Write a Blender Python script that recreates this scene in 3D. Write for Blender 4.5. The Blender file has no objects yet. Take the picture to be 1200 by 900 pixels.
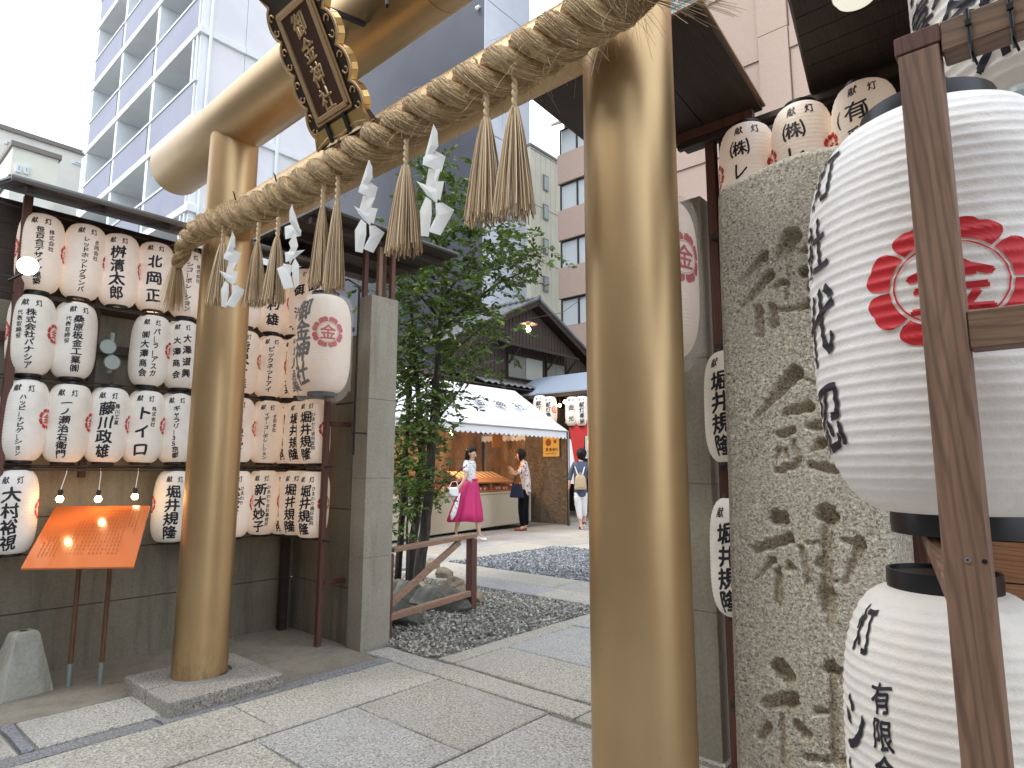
import bpy, bmesh, math, random
import numpy as np
from mathutils import Matrix, Vector
random.seed(7); rng = np.random.default_rng(7)
sc = bpy.context.scene
COL = sc.collection
R = math.radians
# ------------------------------------------------------------------ camera, world, sun, exposure
F_PX, PITCH, ROLL, YAW, EYE = 734.857, 0.137052, 0.0018979, 0.7203215, 1.25
_c, _s = math.cos(YAW), math.sin(YAW)
FW = np.array([-_s*math.cos(PITCH), _c*math.cos(PITCH), math.sin(PITCH)])
_rt = np.array([_c, _s, 0.0]); _up = np.cross(_rt, FW)
RT = _rt*math.cos(ROLL)+_up*math.sin(ROLL); UP = -_rt*math.sin(ROLL)+_up*math.cos(ROLL)
cd = bpy.data.cameras.new('camera'); cam = bpy.data.objects.new('camera', cd); COL.objects.link(cam)
cd.sensor_width = 36; cd.lens = F_PX/1200*36; cd.clip_end = 900; cd.clip_start = .02
M = Matrix(((RT[0], UP[0], -FW[0], 0), (RT[1], UP[1], -FW[1], 0), (RT[2], UP[2], -FW[2], EYE), (0, 0, 0, 1)))
cam.matrix_world = M
sc.camera = cam
sc.view_settings.view_transform = 'Standard'; sc.view_settings.look = 'None'
sc.view_settings.exposure = 1.5; sc.view_settings.gamma = 1
w = bpy.data.worlds.new('World'); sc.world = w; w.use_nodes = True
nt = w.node_tree; nt.nodes.clear()
sky = nt.nodes.new('ShaderNodeTexSky'); sky.sky_type = 'NISHITA'; sky.sun_disc = False
sky.sun_elevation = R(52); sky.sun_rotation = R(205); sky.dust_density = 4; sky.air_density = 1
mixw = nt.nodes.new('ShaderNodeMix'); mixw.data_type = 'RGBA'; mixw.inputs['Factor'].default_value = .8
mixw.inputs['B'].default_value = (8.2, 9.0, 10.0, 1)         # bright even cloud cover
nt.links.new(sky.outputs[0], mixw.inputs['A'])
bg = nt.nodes.new('ShaderNodeBackground'); bg.inputs['Strength'].default_value = .1
nt.links.new(mixw.outputs['Result'], bg.inputs['Color'])
wo = nt.nodes.new('ShaderNodeOutputWorld'); nt.links.new(bg.outputs[0], wo.inputs[0])
sl = bpy.data.lights.new('sun', 'SUN'); sl.energy = .7; sl.angle = R(18); sl.color = (1, .97, .92)
so = bpy.data.objects.new('sun', sl); COL.objects.link(so)
_az = R(205); _el = R(52)
sd = Vector((math.sin(_az)*math.cos(_el), math.cos(_az)*math.cos(_el), math.sin(_el)))
so.rotation_euler = sd.to_track_quat('Z', 'Y').to_euler()

# ------------------------------------------------------------------ measuring helpers: survey of the place from the photograph
C0 = np.array([0, 0, EYE])
def ray(px, py): return FW+RT*(px-600)/F_PX-UP*(py-450)/F_PX
def onX(px, py, X): d = ray(px, py); return C0+d*(X/d[0])
def onY(px, py, Y): d = ray(px, py); return C0+d*(Y/d[1])
def onZ(px, py, Z=0.0): d = ray(px, py); return C0+d*((Z-EYE)/d[2])

# ------------------------------------------------------------------ materials
MAT = {}
def mat(name, base=(.5, .5, .5), rough=.7, metal=0, emit=None, es=0, alpha=1, trans=0, spec=None, sss=0):
    if name in MAT: return MAT[name]
    m = bpy.data.materials.new(name); m.use_nodes = True
    b = m.node_tree.nodes['Principled BSDF']
    b.inputs['Base Color'].default_value = (*base, 1); b.inputs['Roughness'].default_value = rough
    b.inputs['Metallic'].default_value = metal
    if emit: b.inputs['Emission Color'].default_value = (*emit, 1); b.inputs['Emission Strength'].default_value = es
    if trans: b.inputs['Transmission Weight'].default_value = trans
    if alpha < 1: b.inputs['Alpha'].default_value = alpha
    if spec is not None: b.inputs['Specular IOR Level'].default_value = spec
    MAT[name] = m; return m
def N(m, t, **kw):
    n = m.node_tree.nodes.new(t)
    for k, v in kw.items(): setattr(n, k, v)
    return n
def coord(m, kind='Object', scale=(1, 1, 1)):
    tc = N(m, 'ShaderNodeTexCoord'); mp = N(m, 'ShaderNodeMapping'); mp.inputs['Scale'].default_value = scale
    if kind == 'World':
        g = N(m, 'ShaderNodeNewGeometry'); m.node_tree.links.new(g.outputs['Position'], mp.inputs[0])
    else: m.node_tree.links.new(tc.outputs[kind], mp.inputs[0])
    return mp.outputs[0]
def noise(m, vec, scale, detail=4, rough=.6, dist=0):
    n = N(m, 'ShaderNodeTexNoise'); n.inputs['Scale'].default_value = scale; n.inputs['Detail'].default_value = detail
    n.inputs['Roughness'].default_value = rough; n.inputs['Distortion'].default_value = dist
    m.node_tree.links.new(vec, n.inputs['Vector']); return n.outputs['Fac']
def ramp(m, fac, stops):
    r = N(m, 'ShaderNodeValToRGB'); cr = r.color_ramp
    while len(cr.elements) < len(stops): cr.elements.new(.5)
    for e, (p, c) in zip(cr.elements, stops): e.position = p; e.color = (*c, 1) if len(c) == 3 else c
    m.node_tree.links.new(fac, r.inputs[0]); return r.outputs[0]
def mix(m, a, b, fac, mode='MIX'):
    n = N(m, 'ShaderNodeMix'); n.data_type = 'RGBA'; n.blend_type = mode
    L = m.node_tree.links
    for sock, v in (('A', a), ('B', b)):
        if isinstance(v, tuple): n.inputs[sock].default_value = (*v, 1)
        else: L.new(v, n.inputs[sock])
    if isinstance(fac, (int, float)): n.inputs['Factor'].default_value = fac
    else: L.new(fac, n.inputs['Factor'])
    return n.outputs['Result']
def setc(m, col): m.node_tree.links.new(col, m.node_tree.nodes['Principled BSDF'].inputs['Base Color'])
def bump(m, h, strength=.3, dist=.01):
    b = N(m, 'ShaderNodeBump'); b.inputs['Strength'].default_value = strength; b.inputs['Distance'].default_value = dist
    m.node_tree.links.new(h, b.inputs['Height']); m.node_tree.links.new(b.outputs[0], m.node_tree.nodes['Principled BSDF'].inputs['Normal'])
def rough_link(m, v, lo, hi):
    mr = N(m, 'ShaderNodeMapRange'); mr.inputs['To Min'].default_value = lo; mr.inputs['To Max'].default_value = hi
    m.node_tree.links.new(v, mr.inputs[0]); m.node_tree.links.new(mr.outputs[0], m.node_tree.nodes['Principled BSDF'].inputs['Roughness'])
def objrand(m):
    return N(m, 'ShaderNodeObjectInfo').outputs['Random']

def granite(name, c1, c2, spk=(.03, .03, .03), sc_=1.0, var=True, bs=.5):
    m = mat(name, c1, .85); v = coord(m, 'World')
    a = noise(m, v, 78*sc_, 4, .8); big = noise(m, v, 2.2, 5, .65)
    col = ramp(m, a, [(.37, tuple(x*.22 for x in c1)), (.44, tuple(x*.8 for x in c1)), (.54, c1), (.63, tuple(min(1, x*1.5) for x in c1))])
    vo = N(m, 'ShaderNodeTexVoronoi'); vo.inputs['Scale'].default_value = 150 if var else 215; m.node_tree.links.new(v, vo.inputs['Vector'])
    sx_ = N(m, 'ShaderNodeSeparateColor'); m.node_tree.links.new(vo.outputs['Color'], sx_.inputs[0])
    fl_ = ramp(m, sx_.outputs[0], [(0, (.22, .22, .23)), (.10, (.30, .30, .30)), (.16, (.72, .71, .70)), (.40, (.92, .91, .89)), (.80, (1.08, 1.06, 1.02)), (1, (1.25, 1.23, 1.2))]); col = mix(m, col, fl_, .6 if var else .8, 'MULTIPLY')
    col = mix(m, col, mix(m, col, c2, .5), ramp(m, big, [(.38, (0, 0, 0)), (.68, (1, 1, 1))]))
    if var:
        col = mix(m, col, ramp(m, objrand(m), [(0, (.78, .82, .92)), (.3, (.92, .94, 1.0)), (.6, (1, .99, .95)), (.85, (.97, .94, .87)), (1, (.86, .86, .84))]), 1.0, 'MULTIPLY')
        st = noise(m, v, 5.5, 6, .7); col = mix(m, col, (.33, .31, .27), ramp(m, st, [(.60, (0, 0, 0)), (.76, (.5, .5, .5))]), 'MULTIPLY'); s2 = noise(m, v, 1.1, 6, .7, .8); col = mix(m, col, (.76, .74, .70), ramp(m, s2, [(.48, (0, 0, 0)), (.70, (.7, .7, .7))]), 'MULTIPLY')
    setc(m, col); bump(m, a, bs, .004); return m
m_slab = granite('slab granite', (.48, .468, .43), (.42, .425, .42), bs=.35)
m_kerb = granite('kerb granite', (.27, .285, .32), (.25, .26, .285))
m_stone = granite('carved granite', (.56, .52, .43), (.49, .45, .37), var=False, sc_=1.5, bs=.6)
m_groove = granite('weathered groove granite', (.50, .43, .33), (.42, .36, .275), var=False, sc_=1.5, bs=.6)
m_base = granite('plinth granite', (.37, .35, .32), (.27, .245, .22), var=False)
def concrete(name, c1, c2, dark, streak=True):
    m = mat(name, c1, .9); v = coord(m, 'World')
    big = noise(m, v, 1.3, 8, .7, .6); fine = noise(m, v, 60, 3, .6)
    col = mix(m, c1, c2, ramp(m, big, [(.35, (0, 0, 0)), (.7, (1, 1, 1))]))
    v2 = coord(m, 'World', (7, 7, .7)); st = noise(m, v2, 1.2, 6, .7)
    col = mix(m, col, dark, ramp(m, st, [(.48, (0, 0, 0)), (.75, (.75, .75, .75))]))
    col = mix(m, col, (.72, .72, .72), ramp(m, fine, [(.35, (.55, .55, .55)), (.6, (0, 0, 0))]), 'MULTIPLY')
    setc(m, col); bump(m, noise(m, v, 35, 5, .7), .25, .006); return m
m_conc = concrete('wall concrete', (.25, .225, .17), (.18, .163, .122), (.085, .078, .058))
m_post = concrete('post concrete', (.39, .365, .295), (.31, .285, .23), (.185, .165, .125))
m_floor = concrete('ground concrete', (.29, .265, .215), (.23, .21, .17), (.15, .135, .105))
m_block = concrete('block concrete', (.42, .43, .38), (.34, .33, .28), (.2, .175, .13))
m_mort = mat('joint mortar', (.23, .225, .205), .95)
def wood(name, c1, c2, axis=2, fine=40, rough=.65, bs=.25):
    m = mat(name, c1, rough); s = [9.0, 9.0, 9.0]; s[axis] = .7
    v = coord(m, 'World', tuple(s))
    g = noise(m, v, fine/9, 5, .65, 1.2); g2 = noise(m, v, 1.6, 3, .5, 2.5)
    wv = N(m, 'ShaderNodeTexWave'); wv.wave_type = 'BANDS'; wv.bands_direction = 'DIAGONAL'
    wv.inputs['Scale'].default_value = 5.5; wv.inputs['Distortion'].default_value = 9; wv.inputs['Detail'].default_value = 3; wv.inputs['Detail Scale'].default_value = .6
    m.node_tree.links.new(v, wv.inputs[0])
    col = mix(m, c1, c2, ramp(m, g, [(.35, (0, 0, 0)), (.65, (1, 1, 1))]))
    col = mix(m, col, tuple(x*.5 for x in c2), ramp(m, wv.outputs['Fac'], [(.55, (0, 0, 0)), (.95, (.5, .5, .5))]))
    col = mix(m, col, (.7, .7, .7), ramp(m, g2, [(.4, (.5, .5, .5)), (.65, (0, 0, 0))]), 'MULTIPLY')
    setc(m, col); bump(m, g, bs, .003); return m
m_woodp = wood('weathered cedar upright', (.30, .175, .11), (.19, .105, .065), 2, 60)
m_woodx = wood('weathered cedar beam', (.26, .155, .09), (.17, .095, .056), 0, 60)
m_redw = wood('red brown timber', (.165, .065, .045), (.11, .045, .032), 2)
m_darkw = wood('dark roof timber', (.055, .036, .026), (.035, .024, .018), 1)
m_paleW = wood('pale timber', (.38, .24, .16), (.28, .17, .11), 1)
m_paleV = wood('pale upright timber', (.34, .21, .13), (.25, .15, .1), 2)
m_house = wood('dark brown siding', (.085, .064, .055), (.062, .046, .04), 2)
m_orw = wood('orange brown planks', (.36, .17, .08), (.25, .11, .05), 0)
# gold paint of the gateway
m_gold = mat('gold paint', (.56, .38, .205), .36, .92); v = coord(m_gold, 'World')
gn = noise(m_gold, v, 3, 4, .5); gc_ = mix(m_gold, (.58, .405, .215), (.51, .35, .18), ramp(m_gold, gn, [(.3, (0, 0, 0)), (.7, (1, 1, 1))]))
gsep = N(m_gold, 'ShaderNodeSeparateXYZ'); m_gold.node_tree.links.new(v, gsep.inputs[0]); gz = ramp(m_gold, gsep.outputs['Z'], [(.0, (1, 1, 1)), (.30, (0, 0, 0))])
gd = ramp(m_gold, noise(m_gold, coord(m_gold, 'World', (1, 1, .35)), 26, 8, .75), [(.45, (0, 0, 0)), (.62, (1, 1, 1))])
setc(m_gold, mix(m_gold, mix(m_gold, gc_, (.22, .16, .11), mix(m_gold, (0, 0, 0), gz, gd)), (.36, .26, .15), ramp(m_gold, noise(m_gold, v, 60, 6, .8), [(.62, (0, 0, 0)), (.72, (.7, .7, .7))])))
rough_link(m_gold, noise(m_gold, coord(m_gold, 'World', (1, 1, .3)), 9, 6, .7), .35, .46)
bump(m_gold, noise(m_gold, v, 420, 2, .5), .05, .001)
m_gilt = mat('gilt trim', (.72, .50, .20), .3, .95)
m_giltd = mat('dull gilt trim', (.62, .43, .25), .42, .8)
m_lacq = mat('brown lacquer', (.075, .03, .018), .3)
m_bronze = mat('dark bronze', (.06, .045, .03), .4, .3)
m_black = mat('black plastic', (.012, .012, .014), .35)
m_iron = mat('black iron', (.02, .018, .018), .5, .5)
m_grey = mat('grey painted metal', (.28, .32, .31), .4, .3)
m_ink = mat('black ink', (.012, .011, .02), .55)
m_red = mat('red ink', (.62, .018, .025), .5)
m_redf = mat('faded red ink', (.58, .05, .045), .6)
m_screw = mat('screw steel', (.6, .6, .6), .3, 1)
# lantern paper
def paper(name, base, em, es, bs=.15):
    m = mat(name, base, .6, emit=em, es=es); v = coord(m, 'Object')
    n1 = noise(m, v, 9, 6, .65); base_ = mix(m, base, ramp(m, objrand(m), [(0, (.93, .90, .82)), (.5, (1, 1, 1)), (1, (.96, .97, 1))]), 1.0, 'MULTIPLY'); setc(m, mix(m, base_, tuple(x*.86 for x in base), ramp(m, n1, [(.42, (0, 0, 0)), (.7, (1, 1, 1))])))
    bump(m, noise(m, v, 30, 5, .7), bs, .004)
    m.node_tree.nodes['Principled BSDF'].inputs['Subsurface Weight'].default_value = 0
    return m
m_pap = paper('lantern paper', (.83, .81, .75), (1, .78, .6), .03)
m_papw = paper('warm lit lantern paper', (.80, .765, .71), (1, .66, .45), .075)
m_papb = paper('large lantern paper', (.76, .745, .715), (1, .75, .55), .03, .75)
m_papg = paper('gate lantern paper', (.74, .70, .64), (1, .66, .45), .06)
m_plas = mat('clear plastic sleeve', (.9, .9, .9), .12, alpha=.16)
# straw
m_straw = mat('straw', (.40, .285, .165), .8); v = coord(m_straw, 'World')
sn = noise(m_straw, v, 45, 4, .7); setc(m_straw, ramp(m_straw, sn, [(.3, (.23, .145, .065)), (.5, (.42, .28, .135)), (.7, (.62, .44, .235))]))
m_hair = mat('straw fibre', (.46, .34, .20), .75)
setc(m_hair, ramp(m_hair, N(m_hair, 'ShaderNodeNewGeometry').outputs['Random Per Island'], [(.05, (.34, .23, .13)), (.5, (.56, .395, .205)), (.95, (.90, .70, .42))]))
m_tass = mat('tassel straw', (.46, .33, .19), .7)
setc(m_tass, ramp(m_tass, N(m_tass, 'ShaderNodeNewGeometry').outputs['Random Per Island'], [(.05, (.30, .20, .11)), (.5, (.64, .47, .28)), (.95, (.92, .74, .50))]))
m_white = mat('white paper', (.88, .88, .85), .7)

# ------------------------------------------------------------------ object helpers
def _link(name, me, m, parent, smooth=False):
    o = bpy.data.objects.new(name, me); COL.objects.link(o)
    if m is not None and not me.materials: me.materials.append(m)
    if parent is not None: o.parent = parent
    if smooth: me.shade_smooth()
    return o
def tag(o, label=None, cat=None, group=None, kind=None):
    if label: o['label'] = label
    if cat: o['category'] = cat
    if group: o['group'] = group
    if kind: o['kind'] = kind
    return o
def thing(name, label, cat, loc=(0, 0, 0), rz=0, group=None, kind=None):
    o = bpy.data.objects.new(name, None); COL.objects.link(o); o.location = tuple(float(a) for a in loc); o.rotation_euler = (0, 0, rz)
    o.empty_display_size = .1
    return tag(o, label, cat, group, kind)
def raw(name, V, Fc, m, parent=None, smooth=False, wn=False):
    me = bpy.data.meshes.new(name); me.from_pydata([tuple(map(float, v)) for v in V], [], [tuple(map(int, f)) for f in Fc]); me.update()
    return _link(name, me, m, parent, smooth)
def fast(name, V, Fq, m, parent=None, smooth=False):
    """numpy arrays: V (n,3), Fq (k,3 or 4)"""
    V = np.asarray(V, np.float32); Fq = np.asarray(Fq, np.int32); n = Fq.shape[1]
    me = bpy.data.meshes.new(name); me.vertices.add(len(V)); me.vertices.foreach_set('co', V.ravel())
    me.loops.add(Fq.size); me.loops.foreach_set('vertex_index', Fq.ravel()); me.polygons.add(len(Fq))
    me.polygons.foreach_set('loop_start', np.arange(0, Fq.size, n, dtype=np.int32)); me.update(calc_edges=True); me.validate()
    return _link(name, me, m, parent, smooth)
class MB:
    """collects simple solids into one mesh"""
    def __init__(s): s.V = []; s.F = []
    def add(s, V, F_):
        k = len(s.V); s.V += [tuple(map(float, v)) for v in V]; s.F += [tuple(int(i)+k for i in f) for f in F_]; return s
    def box(s, a, b, rot=0, piv=None):
        x0, y0, z0 = a; x1, y1, z1 = b
        V = [(x0, y0, z0), (x1, y0, z0), (x1, y1, z0), (x0, y1, z0), (x0, y0, z1), (x1, y0, z1), (x1, y1, z1), (x0, y1, z1)]
        if rot:
            p = piv or ((x0+x1)/2, (y0+y1)/2); c_, s_ = math.cos(rot), math.sin(rot)
            V = [(p[0]+(x-p[0])*c_-(y-p[1])*s_, p[1]+(x-p[0])*s_+(y-p[1])*c_, z) for x, y, z in V]
        return s.add(V, [(0, 3, 2, 1), (4, 5, 6, 7), (0, 1, 5, 4), (1, 2, 6, 5), (2, 3, 7, 6), (3, 0, 4, 7)])
    def beam(s, p, q, w_, h_, up=(0, 0, 1)):
        p = np.array(p, float); q = np.array(q, float); d = q-p; d /= np.linalg.norm(d)
        u = np.array(up, float); x = np.cross(d, u)
        if np.linalg.norm(x) < 1e-4: x = np.cross(d, (0, 1, 0))
        x /= np.linalg.norm(x); y = np.cross(x, d)
        V = [e+x*a*w_/2+y*b*h_/2 for e in (p, q) for a, b in ((-1, -1), (1, -1), (1, 1), (-1, 1))]
        return s.add(V, [(0, 1, 2, 3), (7, 6, 5, 4), (0, 4, 5, 1), (1, 5, 6, 2), (2, 6, 7, 3), (3, 7, 4, 0)])
    def tube(s, pts, rad, n=8, caps=True, spin=0):
        pts = [np.array(p, float) for p in pts]; k = len(pts)
        rad = [rad]*k if np.isscalar(rad) else list(rad)
        ref = np.array([.13, .21, .97]); rings = []
        for i, p in enumerate(pts):
            d = pts[min(i+1, k-1)]-pts[max(i-1, 0)]; d /= (np.linalg.norm(d)+1e-9)
            if i == 0:
                x = np.cross(d, ref)
                if np.linalg.norm(x) < .2: x = np.cross(d, (1, 0, 0))
            else: x = x-d*np.dot(x, d)
            x /= np.linalg.norm(x); y = np.cross(d, x)
            rings.append([p+rad[i]*(x*math.cos(2*math.pi*j/n+spin)+y*math.sin(2*math.pi*j/n+spin)) for j in range(n)])
        V = [v for r in rings for v in r]; F_ = []
        for i in range(k-1):
            for j in range(n): a = i*n+j; b = i*n+(j+1) % n; F_.append((a, b, b+n, a+n))
        if caps: F_.append(tuple(range(n-1, -1, -1))); F_.append(tuple((k-1)*n+j for j in range(n)))
        return s.add(V, F_)
    def cyl(s, p, q, r, n=16, r2=None): return s.tube([p, q], [r, r if r2 is None else r2], n)
    def lathe(s, prof, n=24, cen=(0, 0, 0)):
        V = []; F_ = []
        for r, z in prof:
            for j in range(n): a = 2*math.pi*j/n; V.append((cen[0]+r*math.cos(a), cen[1]+r*math.sin(a), cen[2]+z))
        for i in range(len(prof)-1):
            for j in range(n): a = i*n+j; b = i*n+(j+1) % n; F_.append((a, b, b+n, a+n))
        return s.add(V, F_)
    def prism(s, poly, d, n_):
        """poly: 3D outline, extruded by vector n_*d"""
        n_ = np.array(n_, float)*d; P = [np.array(p, float) for p in poly]; k = len(P)
        V = P+[p+n_ for p in P]
        return s.add(V, [tuple(range(k-1, -1, -1)), tuple(range(k, 2*k))]+[(i, (i+1) % k, k+(i+1) % k, k+i) for i in range(k)])
    def build(s, name, m, parent=None, smooth=False, bev=0, seg=1):
        o = raw(name, s.V, s.F, m, parent, False)
        if bev:
            bm = bmesh.new(); bm.from_mesh(o.data); bmesh.ops.recalc_face_normals(bm, faces=bm.faces)
            bmesh.ops.bevel(bm, geom=bm.edges[:], offset=bev, segments=seg, affect='EDGES', profile=.6, clamp_overlap=True)
            bm.to_mesh(o.data); bm.free()
        else:
            bm = bmesh.new(); bm.from_mesh(o.data); bmesh.ops.recalc_face_normals(bm, faces=bm.faces); bm.to_mesh(o.data); bm.free()
        if smooth: o.data.shade_auto_smooth(angle=R(40)) if hasattr(o.data, 'shade_auto_smooth') else o.data.shade_smooth()
        return o
def asmooth(o, ang=40):
    me = o.data; bm = bmesh.new(); bm.from_mesh(me)
    for f in bm.faces: f.smooth = True
    for e in bm.edges:
        if len(e.link_faces) == 2 and e.calc_face_angle(0) > R(ang): e.smooth = False
    bm.to_mesh(me); bm.free(); return o

# ------------------------------------------------------------------ brush lettering as flat mesh glyphs
_G = {}
def glyph(ch, div=4, bold=.03):
    k = (ch, div, bold)
    if k in _G: return _G[k]
    cu = bpy.data.curves.new('glyph', 'FONT'); cu.body = ch; cu.offset = 0; cu.resolution_u = 2; cu.fill_mode = 'FRONT'
    o = bpy.data.objects.new('glyph', cu); COL.objects.link(o)
    dg = bpy.context.evaluated_depsgraph_get(); e = o.evaluated_get(dg); me = e.to_mesh()
    bm = bmesh.new(); bm.from_mesh(me); e.to_mesh_clear(); bpy.data.objects.remove(o); bpy.data.curves.remove(cu)
    for v_ in bm.verts: v_.co.z = 0
    bmesh.ops.remove_doubles(bm, verts=bm.verts, dist=1e-4)
    for i in range(-1, div+1):
        for ax in (0, 1):
            co = [0, 0, 0]; no = [0, 0, 0]; co[ax] = i/div+.003; no[ax] = 1
            bmesh.ops.bisect_plane(bm, geom=bm.verts[:]+bm.edges[:]+bm.faces[:], plane_co=co, plane_no=no, dist=1e-5)
    bmesh.ops.triangulate(bm, faces=bm.faces[:])
    V = np.array([v_.co[:2] for v_ in bm.verts]) if bm.verts else np.zeros((0, 2)); Fq = np.array([[v_.index for v_ in f.verts] for f in bm.faces], int).reshape(-1, 3)
    bm.free()
    if len(V): V = V-np.array([.5, .38])
    if len(V) and bold:   # brush weight: the same outline laid down again a little to each side
        n0 = len(V); b_ = bold*.8; V = np.concatenate([V+np.array(d)*b_ for d in ((-.8, -.5), (.8, -.5), (0, .9), (.0, 0))]); Fq = np.concatenate([Fq+n0*i for i in range(4)])
    _G[k] = (V, Fq); return _G[k]
def lettering(items, div=4, bold=.03, wob=1.0):
    """items: (char, u, v, size, [xscale]) in metres -> flat V (n,2), F"""
    VV = []; FF = []; k = 0
    for it in items:
        ch, u, v_, s_ = it[:4]; xs = it[4] if len(it) > 4 else .92
        if ch in ' 　': continue
        V, Fq = glyph(ch, div, bold)
        if not len(V): continue
        ph = random.random()*6; x, y = V[:, 0].copy(), V[:, 1].copy()
        y = y+wob*(.10*x+.03*np.sin(5*x+ph)); x = x+wob*(.02*np.sin(6*y+ph)); x = x*(1+.1*wob*np.sin(2.3*y+ph))
        VV.append(np.c_[u+x*s_*xs, v_+y*s_]); FF.append(Fq+k); k += len(V)
    return np.concatenate(VV), np.concatenate(FF)
def column(text, u, vtop, vbot, size, xs=.92):
    n = len(text); out = []
    for i, ch in enumerate(text):
        v_ = vtop-(vtop-vbot)*(i+.5)/n
        if ch in 'ーｰ': out.append(('|', u, v_, size*.9, .9)); continue
        out.append((ch, u, v_, size, xs))
    return out
# ================================================================== GROUND
def structure(name, o): o.name = name; o['kind'] = 'structure'; return o
g = raw('ground', [(-300, -300, -.06), (300, -300, -.06), (300, 300, -.06), (-300, 300, -.06)], [(0, 1, 2, 3)], m_floor); structure('ground', g)
pav = MB().box((-6.2, -2.5, -.055), (3.2, 3.0, -.022)).box((-6.2, 3.0, -.055), (3.2, 24, -.022)).build('pavement', m_mort); structure('pavement', pav)
def slab(x0, x1, y0, y1, m=None, z=0.0, gap=.006):
    """one granite flag with slightly irregular outline and worn edges"""
    j = lambda a: a+random.uniform(-.006, .006)
    x0, x1, y0, y1 = x0+gap, x1-gap, y0+gap, y1-gap; zz = z+random.uniform(-.004, .003)
    nx = max(2, int((x1-x0)/.22)); ny = max(2, int((y1-y0)/.22))
    P = [(x0+(x1-x0)*i/nx, y0) for i in range(nx)]+[(x1, y0+(y1-y0)*i/ny) for i in range(ny)]+[(x1-(x1-x0)*i/nx, y1) for i in range(nx)]+[(x0, y1-(y1-y0)*i/ny) for i in range(ny)]
    P = [(j(a), j(b)) for a, b in P]; k = len(P); cx, cy = (x0+x1)/2, (y0+y1)/2
    ins = lambda p, d: (p[0]+d*np.sign(cx-p[0])*(abs(cx-p[0]) > (x1-x0)*.45), p[1]+d*np.sign(cy-p[1])*(abs(cy-p[1]) > (y1-y0)*.45))
    V = [(a, b, -.03) for a, b in P]+[(a, b, zz-.006) for a, b in P]+[(*ins(p, .007), zz) for p in P]
    F_ = [(i, (i+1) % k, k+(i+1) % k, k+i) for i in range(k)]+[(k+i, k+(i+1) % k, 2*k+(i+1) % k, 2*k+i) for i in range(k)]+[tuple(range(2*k, 3*k))]
    return raw('slab', V, F_, m or m_slab, pav)
# street side, in front of the gate line
rows = [(-3.48, -2.98, [-1.6, -.5, .55, 1.70, 2.75]), (-2.98, -2.15, [-1.3, -.35, .62, 1.57, 2.13, 2.75]), (-2.15, -1.22, [-1.0, .1, 1.0, 1.9, 2.73]),
        (-1.22, -.35, [-1.2, -.2, .8, 1.7, 2.7]), (-.35, .6, [-1.5, -.4, .5, 1.45, 2.6]), (.6, 1.6, [-1.0, .2, 1.3, 2.6])]
for x0, x1, ys in rows:
    for a, b in zip(ys, ys[1:]): slab(x0, x1, a, b)
for a, b in ((-1.4, .2), (.2, 1.35), (1.35, 2.78)): slab(-3.6, -3.48, a, b, m_kerb)
for a, b in ((-3.78, -3.15), (-3.15, -2.0), (-2.0, -1.2)): slab(a, b, 2.76, 2.97, m_slab)
slab(-3.6, -3.98, .86, 1.33) if False else slab(-4.05, -3.61, .87, 1.40)
slab(-4.6, -3.61, -.3, .80); slab(-4.05, -3.61, .80, .865, m_kerb)
# concrete apron along the wall
ap = MB().box((-4.95, -.9, -.02), (-4.055, .795, -.004)).box((-4.95, .80, -.02), (-4.06, 2.74, -.004)).box((-4.055, 1.41, -.02), (-3.61, 2.74, -.004)).build('apron', m_floor, pav)
# inside the precinct
inner = [(-3.30, -3.14, [3.0, 4.2, 5.4, 6.6, 7.8, 9.4, 11]), (-3.14, -2.16, [3.0, 3.52, 4.35, 5.3, 6.3, 7.4, 8.6, 10]), (-2.16, -1.3, [3.0, 3.7, 4.6, 5.6, 6.7, 7.9, 9.3]), (-1.3, -.4, [3.0, 4.0, 5.1, 6.2, 7.5])]
for x0, x1, ys in inner:
    for a, b in zip(ys, ys[1:]): slab(x0, x1, a, b)
for x0, x1 in ((-6.4, -5.3), (-5.3, -4.2), (-4.2, -3.31)): slab(x0, x1, 5.10, 5.55)
for x0, x1 in ((-6.6, -5.6), (-5.6, -4.3), (-4.3, -3.31)): slab(x0, x1, 5.55, 6.12)
for x0, x1 in ((-7.4, -6.55), ): 
    for a, b in ((5.2, 6.4), (6.4, 7.6), (7.6, 8.6)): slab(x0, x1, a, b)
for x0, x1, ys in ((-9.2, -8.3, [5.2, 6.4, 7.7, 9.0, 10.2, 11.4, 12.6, 14]), (-8.3, -7.4, [5.2, 6.2, 7.3, 8.6, 9.9, 11.1, 12.4, 14]), (-7.4, -6.4, [8.6, 9.7, 10.8, 12.0, 13.2, 14.5]), (-6.4, -5.4, [8.6, 9.9, 11.2, 12.6, 14]), (-5.4, -4.3, [8.6, 9.8, 11, 12.4, 14]), (-4.3, -3.31, [8.6, 9.9, 11.3, 12.8])):
    for a, b in zip(ys, ys[1:]): slab(x0, x1, a, b)
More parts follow.
